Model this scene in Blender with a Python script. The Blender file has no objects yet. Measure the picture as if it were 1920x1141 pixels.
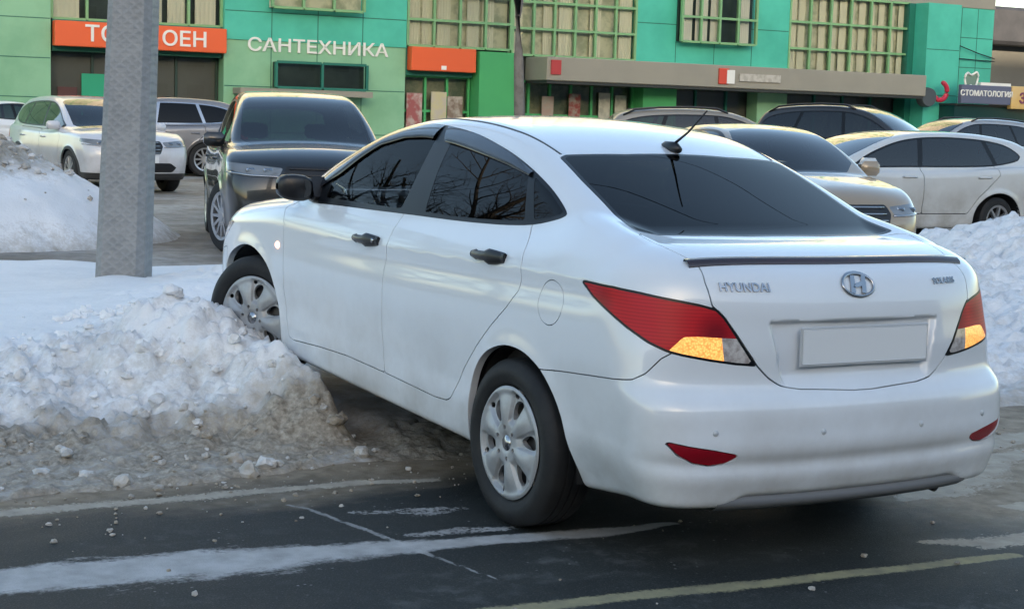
import bpy, math, random
import numpy as np
from mathutils import Matrix, Vector
random.seed(7)
SC = bpy.context.scene
COL = SC.collection
# ---------------------------------------------------------------- camera, sky, sun, exposure
CAM_LOC = (-4.95818666, 3.81360526, 1.49963364)
CAM_ROWS = [[-0.5123272, -0.8582665, 0.0299894], [0.1144975, -0.0336552, 0.9928533], [0.8511234, -0.5120995, -0.1155118]]
cam_data = bpy.data.cameras.new("camera")
cam = bpy.data.objects.new("camera", cam_data); COL.objects.link(cam)
cam_data.sensor_fit = 'HORIZONTAL'; cam_data.sensor_width = 36.0
cam_data.lens = 3000.0 / 1920.0 * 36.0
cam_data.clip_start = 0.05; cam_data.clip_end = 2000.0
_r = np.array(CAM_ROWS)                       # right, up, forward
cam.matrix_world = Matrix(((_r[0][0], _r[1][0], -_r[2][0], CAM_LOC[0]),
                           (_r[0][1], _r[1][1], -_r[2][1], CAM_LOC[1]),
                           (_r[0][2], _r[1][2], -_r[2][2], CAM_LOC[2]), (0, 0, 0, 1)))
SC.camera = cam

SUN_ELEV, SUN_AZ = math.radians(9.5), math.radians(158)      # azimuth: direction TO the sun, from +x towards +y
world = bpy.data.worlds.new("World"); SC.world = world; world.use_nodes = True
wn = world.node_tree; wn.nodes.clear()
sky = wn.nodes.new('ShaderNodeTexSky'); sky.sky_type = 'NISHITA'; sky.sun_disc = False
sky.sun_elevation = SUN_ELEV; sky.sun_rotation = math.pi / 2 - SUN_AZ
sky.air_density = .9; sky.dust_density = 1.5; sky.ozone_density = .8
bg = wn.nodes.new('ShaderNodeBackground'); bg.inputs['Strength'].default_value = 0.15
wo = wn.nodes.new('ShaderNodeOutputWorld')
wn.links.new(sky.outputs[0], bg.inputs[0]); wn.links.new(bg.outputs[0], wo.inputs[0])
sun_data = bpy.data.lights.new("sun", 'SUN'); sun_data.energy = 3.0; sun_data.angle = math.radians(.5)
sun_data.color = (1.0, .80, .58)
sun = bpy.data.objects.new("sun", sun_data); COL.objects.link(sun)
_d = Vector((math.cos(SUN_ELEV) * math.cos(SUN_AZ), math.cos(SUN_ELEV) * math.sin(SUN_AZ), math.sin(SUN_ELEV)))
sun.rotation_euler = _d.to_track_quat('Z', 'Y').to_euler()
SC.view_settings.view_transform = 'Standard'; SC.view_settings.look = 'None'
SC.view_settings.exposure = 1.82; SC.view_settings.gamma = 1.0
SC.cycles.use_denoising = True
SC.cycles.max_bounces = 10; SC.cycles.transparent_max_bounces = 16
SC.cycles.sample_clamp_indirect = 6.0
SC.cycles.caustics_reflective = False; SC.cycles.caustics_refractive = False

# ---------------------------------------------------------------- materials
MATS = {}
def mat(name, base=(.5, .5, .5), rough=.5, metal=0., coat=0., spec=.5, noise=None, bump=None, emit=None, alpha=None, coat_rough=.03):
    """Principled material. noise: (scale, amount, second colour[, detail]); bump: (scale, strength, distance)."""
    if name in MATS: return MATS[name]
    m = bpy.data.materials.new(name); m.use_nodes = True
    nt = m.node_tree; b = nt.nodes['Principled BSDF']
    b.inputs['Base Color'].default_value = (*base, 1); b.inputs['Roughness'].default_value = rough
    b.inputs['Metallic'].default_value = metal; b.inputs['Coat Weight'].default_value = coat
    b.inputs['Coat Roughness'].default_value = coat_rough
    b.inputs['Specular IOR Level'].default_value = spec
    tc = nt.nodes.new('ShaderNodeTexCoord')
    if noise:
        n = nt.nodes.new('ShaderNodeTexNoise'); n.inputs['Scale'].default_value = noise[0]
        n.inputs['Detail'].default_value = noise[3] if len(noise) > 3 else 6
        n.inputs['Roughness'].default_value = .6
        nt.links.new(tc.outputs['Object'], n.inputs['Vector'])
        r = nt.nodes.new('ShaderNodeMapRange'); r.inputs[1].default_value = .42; r.inputs[2].default_value = .62
        r.inputs[3].default_value = 0; r.inputs[4].default_value = noise[1]
        nt.links.new(n.outputs[0], r.inputs[0])
        mx = nt.nodes.new('ShaderNodeMix'); mx.data_type = 'RGBA'
        mx.inputs[6].default_value = (*base, 1); mx.inputs[7].default_value = (*noise[2], 1)
        nt.links.new(r.outputs[0], mx.inputs[0]); nt.links.new(mx.outputs[2], b.inputs['Base Color'])
    if bump:
        n2 = nt.nodes.new('ShaderNodeTexNoise'); n2.inputs['Scale'].default_value = bump[0]; n2.inputs['Detail'].default_value = 8
        nt.links.new(tc.outputs['Object'], n2.inputs['Vector'])
        bp = nt.nodes.new('ShaderNodeBump'); bp.inputs['Strength'].default_value = bump[1]; bp.inputs['Distance'].default_value = bump[2]
        nt.links.new(n2.outputs[0], bp.inputs['Height']); nt.links.new(bp.outputs[0], b.inputs['Normal'])
    if emit:
        b.inputs['Emission Color'].default_value = (*emit[0], 1); b.inputs['Emission Strength'].default_value = emit[1]
    MATS[name] = m
    return m

def glass_mat(name, tint, refl=1.0, rough=.0):
    """Thin automotive glass: tinted see-through plus a Fresnel reflection."""
    if name in MATS: return MATS[name]
    m = bpy.data.materials.new(name); m.use_nodes = True
    nt = m.node_tree; nt.nodes.clear()
    o = nt.nodes.new('ShaderNodeOutputMaterial'); mx = nt.nodes.new('ShaderNodeMixShader')
    t = nt.nodes.new('ShaderNodeBsdfTransparent'); t.inputs[0].default_value = (*tint, 1)
    g = nt.nodes.new('ShaderNodeBsdfGlossy'); g.inputs['Roughness'].default_value = rough
    f = nt.nodes.new('ShaderNodeFresnel'); f.inputs[0].default_value = 1.6
    ml = nt.nodes.new('ShaderNodeMath'); ml.operation = 'MULTIPLY'; ml.inputs[1].default_value = refl; ml.use_clamp = True
    nt.links.new(f.outputs[0], ml.inputs[0]); nt.links.new(ml.outputs[0], mx.inputs[0])
    nt.links.new(t.outputs[0], mx.inputs[1]); nt.links.new(g.outputs[0], mx.inputs[2]); nt.links.new(mx.outputs[0], o.inputs[0])
    MATS[name] = m
    return m

def paint(name, base, dirt=(.30, .27, .23), amount=.5, z0=.15, z1=.75, metal=0., rough=.28):
    """Car paint under a clear coat, road grime thickening in patches low on the body."""
    if name in MATS: return MATS[name]
    m = bpy.data.materials.new(name); m.use_nodes = True
    nt = m.node_tree; b = nt.nodes['Principled BSDF']
    tc = nt.nodes.new('ShaderNodeTexCoord')
    sep = nt.nodes.new('ShaderNodeSeparateXYZ'); nt.links.new(tc.outputs['Object'], sep.inputs[0])
    mr = nt.nodes.new('ShaderNodeMapRange'); mr.inputs[1].default_value = z1; mr.inputs[2].default_value = z0
    mr.inputs[3].default_value = .06; mr.inputs[4].default_value = 1.0; nt.links.new(sep.outputs[2], mr.inputs[0])
    n = nt.nodes.new('ShaderNodeTexNoise'); n.inputs['Scale'].default_value = 3.0; n.inputs['Detail'].default_value = 9; n.inputs['Roughness'].default_value = .65
    nt.links.new(tc.outputs['Object'], n.inputs['Vector'])
    m2 = nt.nodes.new('ShaderNodeMapRange'); m2.inputs[1].default_value = .35; m2.inputs[2].default_value = .75
    nt.links.new(n.outputs[0], m2.inputs[0])
    mu = nt.nodes.new('ShaderNodeMath'); mu.operation = 'MULTIPLY'; nt.links.new(mr.outputs[0], mu.inputs[0]); nt.links.new(m2.outputs[0], mu.inputs[1])
    mu2 = nt.nodes.new('ShaderNodeMath'); mu2.operation = 'MULTIPLY'; mu2.inputs[1].default_value = amount; mu2.use_clamp = True
    nt.links.new(mu.outputs[0], mu2.inputs[0])
    mx = nt.nodes.new('ShaderNodeMix'); mx.data_type = 'RGBA'; mx.inputs[6].default_value = (*base, 1); mx.inputs[7].default_value = (*dirt, 1)
    nt.links.new(mu2.outputs[0], mx.inputs[0]); nt.links.new(mx.outputs[2], b.inputs['Base Color'])
    b.inputs['Roughness'].default_value = rough; b.inputs['Metallic'].default_value = metal
    b.inputs['Coat Weight'].default_value = 1.0
    cr = nt.nodes.new('ShaderNodeMapRange'); cr.inputs[3].default_value = .04; cr.inputs[4].default_value = .45
    nt.links.new(mu2.outputs[0], cr.inputs[0]); nt.links.new(cr.outputs[0], b.inputs['Coat Roughness'])
    MATS[name] = m
    return m

# ---------------------------------------------------------------- object helpers
def link(o, parent=None):
    COL.objects.link(o)
    if parent is not None: o.parent = parent
    return o
def tag(o, label=None, cat=None, group=None, kind=None):
    if label: o['label'] = label
    if cat: o['category'] = cat
    if group: o['group'] = group
    if kind: o['kind'] = kind
    return o
def empty(name, loc=(0, 0, 0), rotz=0.0, label=None, cat=None, group=None, matrix=None):
    o = bpy.data.objects.new(name, None); o.empty_display_size = .2
    COL.objects.link(o)
    if matrix is not None: o.matrix_world = matrix
    else: o.location = loc; o.rotation_euler = (0, 0, rotz)
    return tag(o, label, cat, group)
def mesh_obj(name, V, Fc, m, parent=None, smooth=False, N=None):
    me = bpy.data.meshes.new(name)
    me.from_pydata([tuple(map(float, v)) for v in V], [], [tuple(f) for f in Fc]); me.update()
    if smooth or N is not None:
        me.polygons.foreach_set('use_smooth', [True] * len(me.polygons))
    for q in (m if isinstance(m, (list, tuple)) else [m]): me.materials.append(q)
    if N is not None:
        me.normals_split_custom_set_from_vertices([tuple(map(float, n)) for n in N])
    return link(bpy.data.objects.new(name, me), parent)

class MB:
    """Collects boxes, tubes and lathes into one mesh."""
    def __init__(s): s.V = []; s.F = []
    def add(s, V, Fc):
        k = len(s.V); s.V += [tuple(v) for v in V]; s.F += [tuple(i + k for i in f) for f in Fc]; return s
    def box(s, lo, hi, bev=0.0, M=None):
        (x0, y0, z0), (x1, y1, z1) = lo, hi
        if bev <= 0:
            V = [(x, y, z) for x in (x0, x1) for y in (y0, y1) for z in (z0, z1)]
            Fc = [(0, 1, 3, 2), (4, 6, 7, 5), (0, 4, 5, 1), (2, 3, 7, 6), (0, 2, 6, 4), (1, 5, 7, 3)]
        else:
            b = bev; V = []; Fc = []
            ring = lambda x, i: [(x, y0 + b + i, z0 + i), (x, y1 - b - i, z0 + i), (x, y1 - i, z0 + b + i), (x, y1 - i, z1 - b - i),
                                 (x, y1 - b - i, z1 - i), (x, y0 + b + i, z1 - i), (x, y0 + i, z1 - b - i), (x, y0 + i, z0 + b + i)]
            for x, i in ((x0, b), (x0 + b, 0), (x1 - b, 0), (x1, b)): V += ring(x, i)
            for r in range(3):
                for k in range(8): Fc.append((r * 8 + k, r * 8 + (k + 1) % 8, r * 8 + 8 + (k + 1) % 8, r * 8 + 8 + k))
            Fc.append(tuple(range(7, -1, -1))); Fc.append(tuple(range(24, 32)))
        if M is not None: V = [tuple(M @ Vector(v)) for v in V]
        return s.add(V, Fc)
    def tube(s, pts, rad, seg=8, cap=True):
        pts = [Vector(p) for p in pts]; n = len(pts)
        rad = rad if isinstance(rad, (list, tuple)) else [rad] * n
        V = []; Fc = []; up = Vector((0, 0, 1))
        for i, p in enumerate(pts):
            d = (pts[min(i + 1, n - 1)] - pts[max(i - 1, 0)]).normalized()
            a = d.cross(up)
            if a.length < .05: a = d.cross(Vector((1, 0, 0)))
            a.normalize(); b = a.cross(d).normalized()
            for k in range(seg):
                t = 2 * math.pi * k / seg
                V.append(tuple(p + (a * math.cos(t) + b * math.sin(t)) * rad[i]))
        for i in range(n - 1):
            for k in range(seg):
                Fc.append((i * seg + k, i * seg + (k + 1) % seg, (i + 1) * seg + (k + 1) % seg, (i + 1) * seg + k))
        if cap: Fc.append(tuple(range(seg - 1, -1, -1))); Fc.append(tuple((n - 1) * seg + k for k in range(seg)))
        return s.add(V, Fc)
    def lathe_y(s, prof, c=(0, 0, 0), seg=48, a0=0, a1=2 * math.pi):
        """prof: (radius, y) pairs turned round the y axis."""
        full = abs(a1 - a0 - 2 * math.pi) < 1e-6
        ns = seg if full else seg + 1
        V = []; Fc = []
        for k in range(ns):
            t = a0 + (a1 - a0) * k / seg
            for r, y in prof: V.append((c[0] + r * math.cos(t), c[1] + y, c[2] + r * math.sin(t)))
        m = len(prof)
        for k in range(seg):
            k2 = (k + 1) % ns
            for j in range(m - 1): Fc.append((k * m + j, k * m + j + 1, k2 * m + j + 1, k2 * m + j))
        return s.add(V, Fc)
    def prism(s, poly, y0, y1):
        """(x, z) outline extruded along y."""
        n = len(poly); V = [(x, y0, z) for x, z in poly] + [(x, y1, z) for x, z in poly]
        return s.add(V, [tuple(range(n)), tuple(range(2 * n - 1, n - 1, -1))] + [(i, i + n, (i + 1) % n + n, (i + 1) % n) for i in range(n)])
    def build(s, name, m, parent=None, smooth=False, loc=None):
        o = mesh_obj(name, s.V, s.F, m, parent, smooth)
        if loc is not None: o.location = loc
        return o

def auto_smooth(o, deg=35):
    me = o.data
    me.polygons.foreach_set('use_smooth', [True] * len(me.polygons))
    me.set_sharp_from_angle(angle=math.radians(deg))
    return o

# ---------------------------------------------------------------- numpy noise
def _hash(ix, iy, seed):
    h = (ix.astype(np.int64) * 374761393 + iy.astype(np.int64) * 668265263 + seed * 974634777) & 0xffffffff
    h = ((h ^ (h >> 13)) * 1274126177) & 0xffffffff
    return ((h ^ (h >> 16)) & 0xffff) / 65535.0
def vnoise(x, y, seed=0):
    ix = np.floor(x); iy = np.floor(y); fx = x - ix; fy = y - iy
    fx = fx * fx * fx * (fx * (fx * 6 - 15) + 10); fy = fy * fy * fy * (fy * (fy * 6 - 15) + 10)
    a = _hash(ix, iy, seed); b = _hash(ix + 1, iy, seed); c = _hash(ix, iy + 1, seed); d = _hash(ix + 1, iy + 1, seed)
    return (a + (b - a) * fx) * (1 - fy) + (c + (d - c) * fx) * fy
def fbm(x, y, seed=0, oct=4, billow=False):
    t = 0; a = 1.0; s = 0
    for i in range(oct):
        n = vnoise(x, y, seed + i * 17)
        t = t + a * (np.abs(2 * n - 1) if billow else n); s += a
        a *= .5; x = x * 2.03 + 11.3; y = y * 2.03 - 7.1
    return t / s
# ---------------------------------------------------------------- implicit car bodies (numpy)
def smax(a, b, r):
    h = np.maximum(r - np.abs(a - b), 0.0)
    return np.maximum(a, b) + h * h / (4.0 * r)
def smin(a, b, r):
    return -smax(-a, -b, r)
def sstep(a, b, x):
    t = np.clip((x - a) / (b - a), 0, 1)
    return t * t * (3 - 2 * t)
class Spl:
    """Natural cubic spline through (x, y), read from a dense table."""
    def __init__(self, pts):
        pts = sorted(pts)
        x = np.array([p[0] for p in pts], float); y = np.array([p[1] for p in pts], float)
        n = len(x); h = np.diff(x)
        A = np.eye(n); b = np.zeros(n)
        for i in range(1, n - 1):
            A[i, i-1] = h[i-1]; A[i, i] = 2 * (h[i-1] + h[i]); A[i, i+1] = h[i]
            b[i] = 6 * ((y[i+1] - y[i]) / h[i] - (y[i] - y[i-1]) / h[i-1])
        m = np.linalg.solve(A, b)
        self.t = np.linspace(x[0], x[-1], 3000)
        k = np.clip(np.searchsorted(x, self.t) - 1, 0, n - 2)
        a = x[k+1] - self.t; c = self.t - x[k]; hk = h[k]
        self.v = (m[k] * a**3 + m[k+1] * c**3) / (6 * hk) + (y[k] / hk - m[k] * hk / 6) * a + (y[k+1] / hk - m[k+1] * hk / 6) * c
    def __call__(self, q):
        return np.interp(q, self.t, self.v)

class SedanBody:
    """The white sedan: x forward from the rear axle, y left, z up (metres)."""
    box = ((-1.02, -0.03, 0.12), (3.52, 0.90, 1.50))
    arches = ((-0.02, .315, .345), (2.595, .31, .395))
    def __init__(s):
        s.roof = Spl([(2.75,.83),(2.45,.985),(2.15,1.153),(1.85,1.302),(1.55,1.406),(1.3,1.45),(1.0,1.472),(.7,1.464),(.45,1.432),(.28,1.387),(.1,1.324),(-.1,1.25),(-.3,1.177),(-.48,1.105),(-.62,1.02),(-.75,.90)])
        s.belt = Spl([(3.45,.60),(3.33,.70),(3.2,.79),(3.0,.865),(2.7,.925),(2.3,.98),(2.0,.99),(1.5,1.013),(.96,1.036),(.4,1.068),(0,1.095),(-.2,1.11),(-.4,1.113),(-.6,1.103),(-.74,1.086),(-.86,1.06),(-1.0,1.02)])
        s.wg = Spl([(2.6,.70),(2.1,.765),(1.5,.79),(.9,.795),(.3,.79),(-.1,.773),(-.4,.745),(-.8,.69)])
        s.wb = Spl([(3.5,.72),(3.2,.785),(2.9,.828),(2.6,.845),(2.0,.842),(1.2,.845),(.5,.848),(0,.85),(-.3,.848),(-.6,.844),(-.9,.825),(-1.05,.81)])
        s.sec = Spl([(.10,.12),(.18,.052),(.22,.034),(.27,.022),(.33,.015),(.40,.0125),(.455,.0145),(.51,.0115),(.58,.006),(.68,.0),(.80,.0),(.9,.003),(1.0,.012),(1.2,.04)])
        s.rear = Spl([(.12,-.82),(.22,-.905),(.28,-.938),(.34,-.955),(.40,-.967),(.432,-.9615),(.46,-.9715),(.54,-.970),(.60,-.962),(.64,-.942),(.665,-.915),(.70,-.900),(.78,-.896),(.86,-.884),(.94,-.872),(1.0,-.864),(1.04,-.852),(1.075,-.815),(1.1,-.77),(1.2,-.6)])
        s.front = Spl([(.12,3.15),(.22,3.28),(.32,3.38),(.45,3.415),(.55,3.41),(.65,3.385),(.75,3.33),(.85,3.24),(1.0,3.0)])
    def side(s, x, z):
        zc = .885 + .055 * (1.26 - x)
        q = z - zc
        up = np.maximum(q, 0)
        fr = sstep(2.3, .9, x)
        o = s.sec(z) + fr * (.26 * up + .9 * up * up) + (1 - fr) * (1.2 * up * up)
        o = o + fr * .010 * np.exp(-((q + .055) / .05) ** 2) * sstep(-.75, -.35, x)
        o = o + .07 * sstep(.46, .22, z) * sstep(-.12, -.5, x) * sstep(-.98, -.6, x)
        # flared wheel arches
        for (ax, az, ar) in s.arches:
            d = np.hypot(x - ax, z - az)
            o = o - .010 * np.exp(-((d - ar) / .05) ** 2) * sstep(.15, .45, z)
        return s.wb(x) - o
    def F(s, X):
        x, y, z = X[..., 0], X[..., 1], X[..., 2]
        ay = np.abs(y)
        y2 = ay * ay
        # lower body
        a = ay - s.side(x, z)
        bt = s.belt(x) + .010 * (1 - y2 / .5) * sstep(.0, -.4, x) + .045 * (1 - y2 / .5) * sstep(2.0, 2.5, x)
        t = (z - bt) * .93
        lowz = sstep(.98, .55, z)
        re = s.rear(z) + .10 * y2 + (.26 - .13 * lowz) * y2 * y2
        # plate recess in the boot lid
        w = .375 - .25 * (.885 - z)
        rec = sstep(w + .012, w - .012, ay) * sstep(.893, .881, z) * sstep(.665, .715, z)
        re = re + .024 * rec
        b = (re - x) * .97
        f = (x - (s.front(z) - .13 * y2 - .38 * y2 * y2)) * .9
        low = smax(smax(a, t, .10 + .03 * sstep(.2, -.3, x)), smax(b, f, .05), .16 - .03 * lowz)
        zb = .235 - .0 * x + sstep(-.35, -.75, x) * (.04 + .04 * sstep(.56, .46, ay))
        low = smax(low, zb - z, .03)
        # greenhouse
        k = np.maximum(z - .98, 0) - .02
        g = (ay - (s.wg(x) - .40 * k - .30 * k * k)) * .92
        T = s.roof(x + .10 * y2 * np.clip((x - 1.0) / .6, -.9, 1.0)) - .07 * y2 * sstep(-.4, .5, x) - .03 * y2 - .05 * y2 * sstep(.2, -.4, x)
        sl = np.where(x > 1.0, sstep(1.1, 1.9, x), sstep(.6, .1, x))
        tt = (z - T) * (1 - .10 * sl)
        gh = smax(g, tt, .07)
        gh = smax(gh, np.maximum(.6 - z, np.maximum(-.70 - x, x - 2.6)), .02)
        return smin(low, gh, .03 + .10 * sstep(.1, -.30, x) * sstep(-.66, -.42, x) * sstep(.93, 1.06, z) * sstep(.50, .68, ay))

def grad(F, X, h=.002):
    G = np.empty_like(X)
    for i in range(3):
        d = np.zeros(3); d[i] = h
        G[..., i] = (F(X + d) - F(X - d)) / (2 * h)
    return G
def unit(G):
    return G / np.maximum(np.linalg.norm(G, axis=-1, keepdims=True), 1e-9)
# ---------------------------------------------------------------- meshing and cutting body panels
class Msh:
    __slots__ = ('V', 'N', 'F')
    def __init__(s, V, N, F): s.V, s.N, s.F = V, N, F
    def compact(s):
        if not s.F: return Msh(np.zeros((0, 3)), np.zeros((0, 3)), [])
        flat = np.fromiter((i for f in s.F for i in f), int)
        u = np.unique(flat); mp = np.full(len(s.V), -1); mp[u] = np.arange(len(u))
        mp = mp.tolist()
        return Msh(s.V[u], s.N[u], [tuple(mp[i] for i in f) for f in s.F])

def surface_nets(body, res):
    lo, hi = body.box
    ax = [np.arange(lo[i], hi[i] + res, res) for i in range(3)]
    n = [len(a) for a in ax]
    val = np.empty(n, np.float64)
    for i0 in range(0, n[0], 40):
        G = np.stack(np.meshgrid(ax[0][i0:i0 + 40], ax[1], ax[2], indexing='ij'), -1)
        val[i0:i0 + 40] = body.F(G)
    s = val < 0
    c = np.zeros([k - 1 for k in n], int)
    for dx in (0, 1):
        for dy in (0, 1):
            for dz in (0, 1): c += s[dx:n[0] - 1 + dx, dy:n[1] - 1 + dy, dz:n[2] - 1 + dz]
    act = (c > 0) & (c < 8)
    idx = np.full(act.shape, -1); ijk = np.argwhere(act); idx[act] = np.arange(len(ijk))
    # average of edge crossings
    P = np.zeros((len(ijk), 3)); cnt = np.zeros(len(ijk))
    I, J, K = ijk.T
    co = [(a, b, d) for a in (0, 1) for b in (0, 1) for d in (0, 1)]
    for p in co:
        for axis in range(3):
            if p[axis]: continue
            q = list(p); q[axis] = 1
            v0 = val[I + p[0], J + p[1], K + p[2]]; v1 = val[I + q[0], J + q[1], K + q[2]]
            m = (v0 < 0) != (v1 < 0)
            t = np.where(m, v0 / np.where(m, v0 - v1, 1), 0)
            X = np.stack([I + p[0], J + p[1], K + p[2]], 1).astype(float); X[:, axis] += t
            P[m] += X[m]; cnt += m
    V = np.array(lo) + P / cnt[:, None] * res
    for _ in range(4):
        g = grad(body.F, V); f = body.F(V)
        V = V - np.clip(f / np.maximum((g * g).sum(-1), .05), -res, res)[:, None] * g
    F = []
    for axis in range(3):
        a1, a2 = (axis + 1) % 3, (axis + 2) % 3
        sl0 = [slice(None)] * 3; sl1 = [slice(None)] * 3
        sl0[axis] = slice(0, -1); sl1[axis] = slice(1, None)
        A, Bq = s[tuple(sl0)], s[tuple(sl1)]
        e = np.argwhere(A != Bq)
        e = e[(e[:, a1] > 0) & (e[:, a2] > 0) & (e[:, a1] < n[a1] - 1) & (e[:, a2] < n[a2] - 1)]
        def cell(d1, d2):
            q = e.copy(); q[:, a1] -= d1; q[:, a2] -= d2
            return idx[q[:, 0], q[:, 1], q[:, 2]]
        Q = np.stack([cell(1, 1), cell(0, 1), cell(0, 0), cell(1, 0)], 1)
        fl = ~A[e[:, 0], e[:, 1], e[:, 2]]
        Q[fl] = Q[fl][:, ::-1]
        F += [tuple(q) for q in Q.tolist()]
    return Msh(V, unit(grad(body.F, V)), F)

def split(m, sd):
    """Cut a mesh where sd changes sign: (part with sd < 0, part with sd >= 0)."""
    sd = np.where(np.abs(sd) < 1e-6, 1e-6, sd)
    pos = (sd > 0).tolist(); sl = sd.tolist()
    V = m.V; N = m.N; base = len(V); nv = []; nn = []; cache = {}
    P, Q = [], []
    def cross(a, b):
        k = (a, b) if a < b else (b, a)
        r = cache.get(k)
        if r is None:
            a, b = k; t = sl[a] / (sl[a] - sl[b])
            nv.append(V[a] + (V[b] - V[a]) * t); nn.append(N[a] + (N[b] - N[a]) * t)
            r = base + len(nv) - 1; cache[k] = r
        return r
    for f in m.F:
        k = 0
        for i in f: k += pos[i]
        if k == len(f): P.append(f)
        elif k == 0: Q.append(f)
        else:
            p, q = [], []
            n = len(f)
            for j in range(n):
                a, b = f[j], f[(j + 1) % n]
                (p if pos[a] else q).append(a)
                if pos[a] != pos[b]:
                    x = cross(a, b); p.append(x); q.append(x)
            if len(p) > 2: P.append(tuple(p))
            if len(q) > 2: Q.append(tuple(q))
    if nv:
        V = np.vstack([V, np.array(nv)]); N = np.vstack([N, unit(np.array(nn))])
    return Msh(V, N, Q).compact(), Msh(V, N, P).compact()

def sd_poly(P, poly):
    """Signed distance of 2-D points to a closed polygon, negative inside."""
    poly = np.asarray(poly, float); d = np.full(len(P), 1e9); ins = np.zeros(len(P), bool)
    n = len(poly)
    for i in range(n):
        a, b = poly[i], poly[(i + 1) % n]
        e = b - a; w = P - a
        t = np.clip((w @ e) / max(e @ e, 1e-12), 0, 1)
        q = w - t[:, None] * e
        d = np.minimum(d, (q * q).sum(-1))
        c = ((a[1] <= P[:, 1]) & (b[1] > P[:, 1])) | ((b[1] <= P[:, 1]) & (a[1] > P[:, 1]))
        with np.errstate(divide='ignore', invalid='ignore'):
            xi = a[0] + (P[:, 1] - a[1]) / (b[1] - a[1]) * e[0]
        ins ^= c & (P[:, 0] < xi)
    d = np.sqrt(d)
    return np.where(ins, -d, d)
def smooth_poly(pts, sub=4):
    """Catmull-Rom through a closed polyline."""
    p = np.asarray(pts, float); n = len(p); out = []
    for i in range(n):
        a, b, c, d = p[i - 1], p[i], p[(i + 1) % n], p[(i + 2) % n]
        for k in range(sub):
            t = k / sub
            out.append(.5 * (2 * b + (c - a) * t + (2 * a - 5 * b + 4 * c - d) * t * t + (3 * b - a - 3 * c + d) * t ** 3))
    return np.array(out)
side = lambda V: V[:, [0, 2]]
topv = lambda V: V[:, [0, 1]]
tail45 = lambda V: np.stack([V[:, 1], (V[:, 0] + V[:, 2]) * .7071], 1)
quarter = lambda V: np.stack([-.66 * V[:, 0] - .75 * V[:, 1], V[:, 2]], 1)
pr = lambda fn, pts: fn(np.asarray(pts, float))

def cut(m, sd, gap=.0022):
    """Panel with a real gap round it: (panel, rest)."""
    if gap <= 0: return split(m, sd)
    a, _ = split(m, sd + gap)
    _, b = split(m, sd - gap)
    return a, b

def rim(m, depth, y0=True):
    """Turn the open edges of a panel inward: (vertices, normals, faces) of the returned lip."""
    cnt = {}
    for f in m.F:
        n = len(f)
        for j in range(n):
            a, b = f[j], f[(j + 1) % n]
            if (b, a) in cnt: cnt.pop((b, a))
            else: cnt[(a, b)] = 1
    V, N, F = [], [], []
    for (a, b) in cnt:
        if y0 and abs(m.V[a][1]) < 1e-4 and abs(m.V[b][1]) < 1e-4: continue
        pa, pb = m.V[a], m.V[b]; na, nb = m.N[a], m.N[b]
        e = pb - pa
        nn = np.cross(e, (na + nb) * .5); l = np.linalg.norm(nn)
        if l < 1e-9: continue
        nn = nn / l; k = len(V)
        V += [pa, pb, pb - nb * depth, pa - na * depth]; N += [nn] * 4
        F.append((k + 1, k, k + 3, k + 2))
    return V, N, F
def with_rim(m, depth=.012):
    V, N, F = rim(m, depth)
    if not F: return m
    k = len(m.V)
    return Msh(np.vstack([m.V, np.array(V)]), np.vstack([m.N, np.array(N)]), m.F + [tuple(i + k for i in f) for f in F])
def mirrored(m):
    s = np.array([1, -1, 1.])
    return Msh(m.V * s, m.N * s, [f[::-1] for f in m.F])
def both(m):
    """Left half plus its mirror image, welded on the centre line."""
    r = mirrored(m); k = len(m.V)
    on = np.abs(m.V[:, 1]) < 1e-4
    mp = np.where(on, np.arange(k), np.arange(k) + k).tolist()
    return Msh(np.vstack([m.V, r.V]), np.vstack([m.N, r.N]), m.F + [tuple(mp[i] for i in f) for f in r.F]).compact()
def join(*ms):
    V, N, F = [], [], []; k = 0
    for m in ms:
        if not m.F: continue
        V.append(m.V); N.append(m.N); F += [tuple(i + k for i in f) for f in m.F]; k += len(m.V)
    return Msh(np.vstack(V), np.vstack(N), F)
def shift(m, d): return Msh(m.V + m.N * d, m.N, m.F)
def put(m, name, mt, parent, rimd=0.0):
    if rimd: m = with_rim(m, rimd)
    return mesh_obj(name, m.V, m.F, mt, parent, True, m.N)
def put_lr(m, name, mt, parent, rimd=0.0):
    """The left piece and its mirrored twin, as two parts."""
    if rimd: m = with_rim(m, rimd)
    r = mirrored(m)
    return mesh_obj(name, m.V, m.F, mt, parent, True, m.N), mesh_obj(name, r.V, r.F, mt, parent, True, r.N)
def text_mesh(body, size, extrude=.004, bold=0.0, shear=0.0, spacing=1.0, bevel=0.0):
    """Vertices (n x 3, in the text's own plane) and faces of a line of lettering, centred."""
    c = bpy.data.curves.new('lettering', 'FONT'); c.body = body; c.size = size; c.extrude = extrude; c.offset = bold
    c.shear = shear; c.space_character = spacing; c.align_x = 'CENTER'; c.align_y = 'CENTER'; c.resolution_u = 3; c.bevel_depth = bevel
    o = bpy.data.objects.new('lettering', c); COL.objects.link(o)
    dg = bpy.context.evaluated_depsgraph_get()
    me = bpy.data.meshes.new_from_object(o.evaluated_get(dg))
    V = np.array([v.co[:] for v in me.vertices]); F = [tuple(p.vertices) for p in me.polygons]
    bpy.data.objects.remove(o); bpy.data.curves.remove(c); bpy.data.meshes.remove(me)
    return V, F
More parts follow.
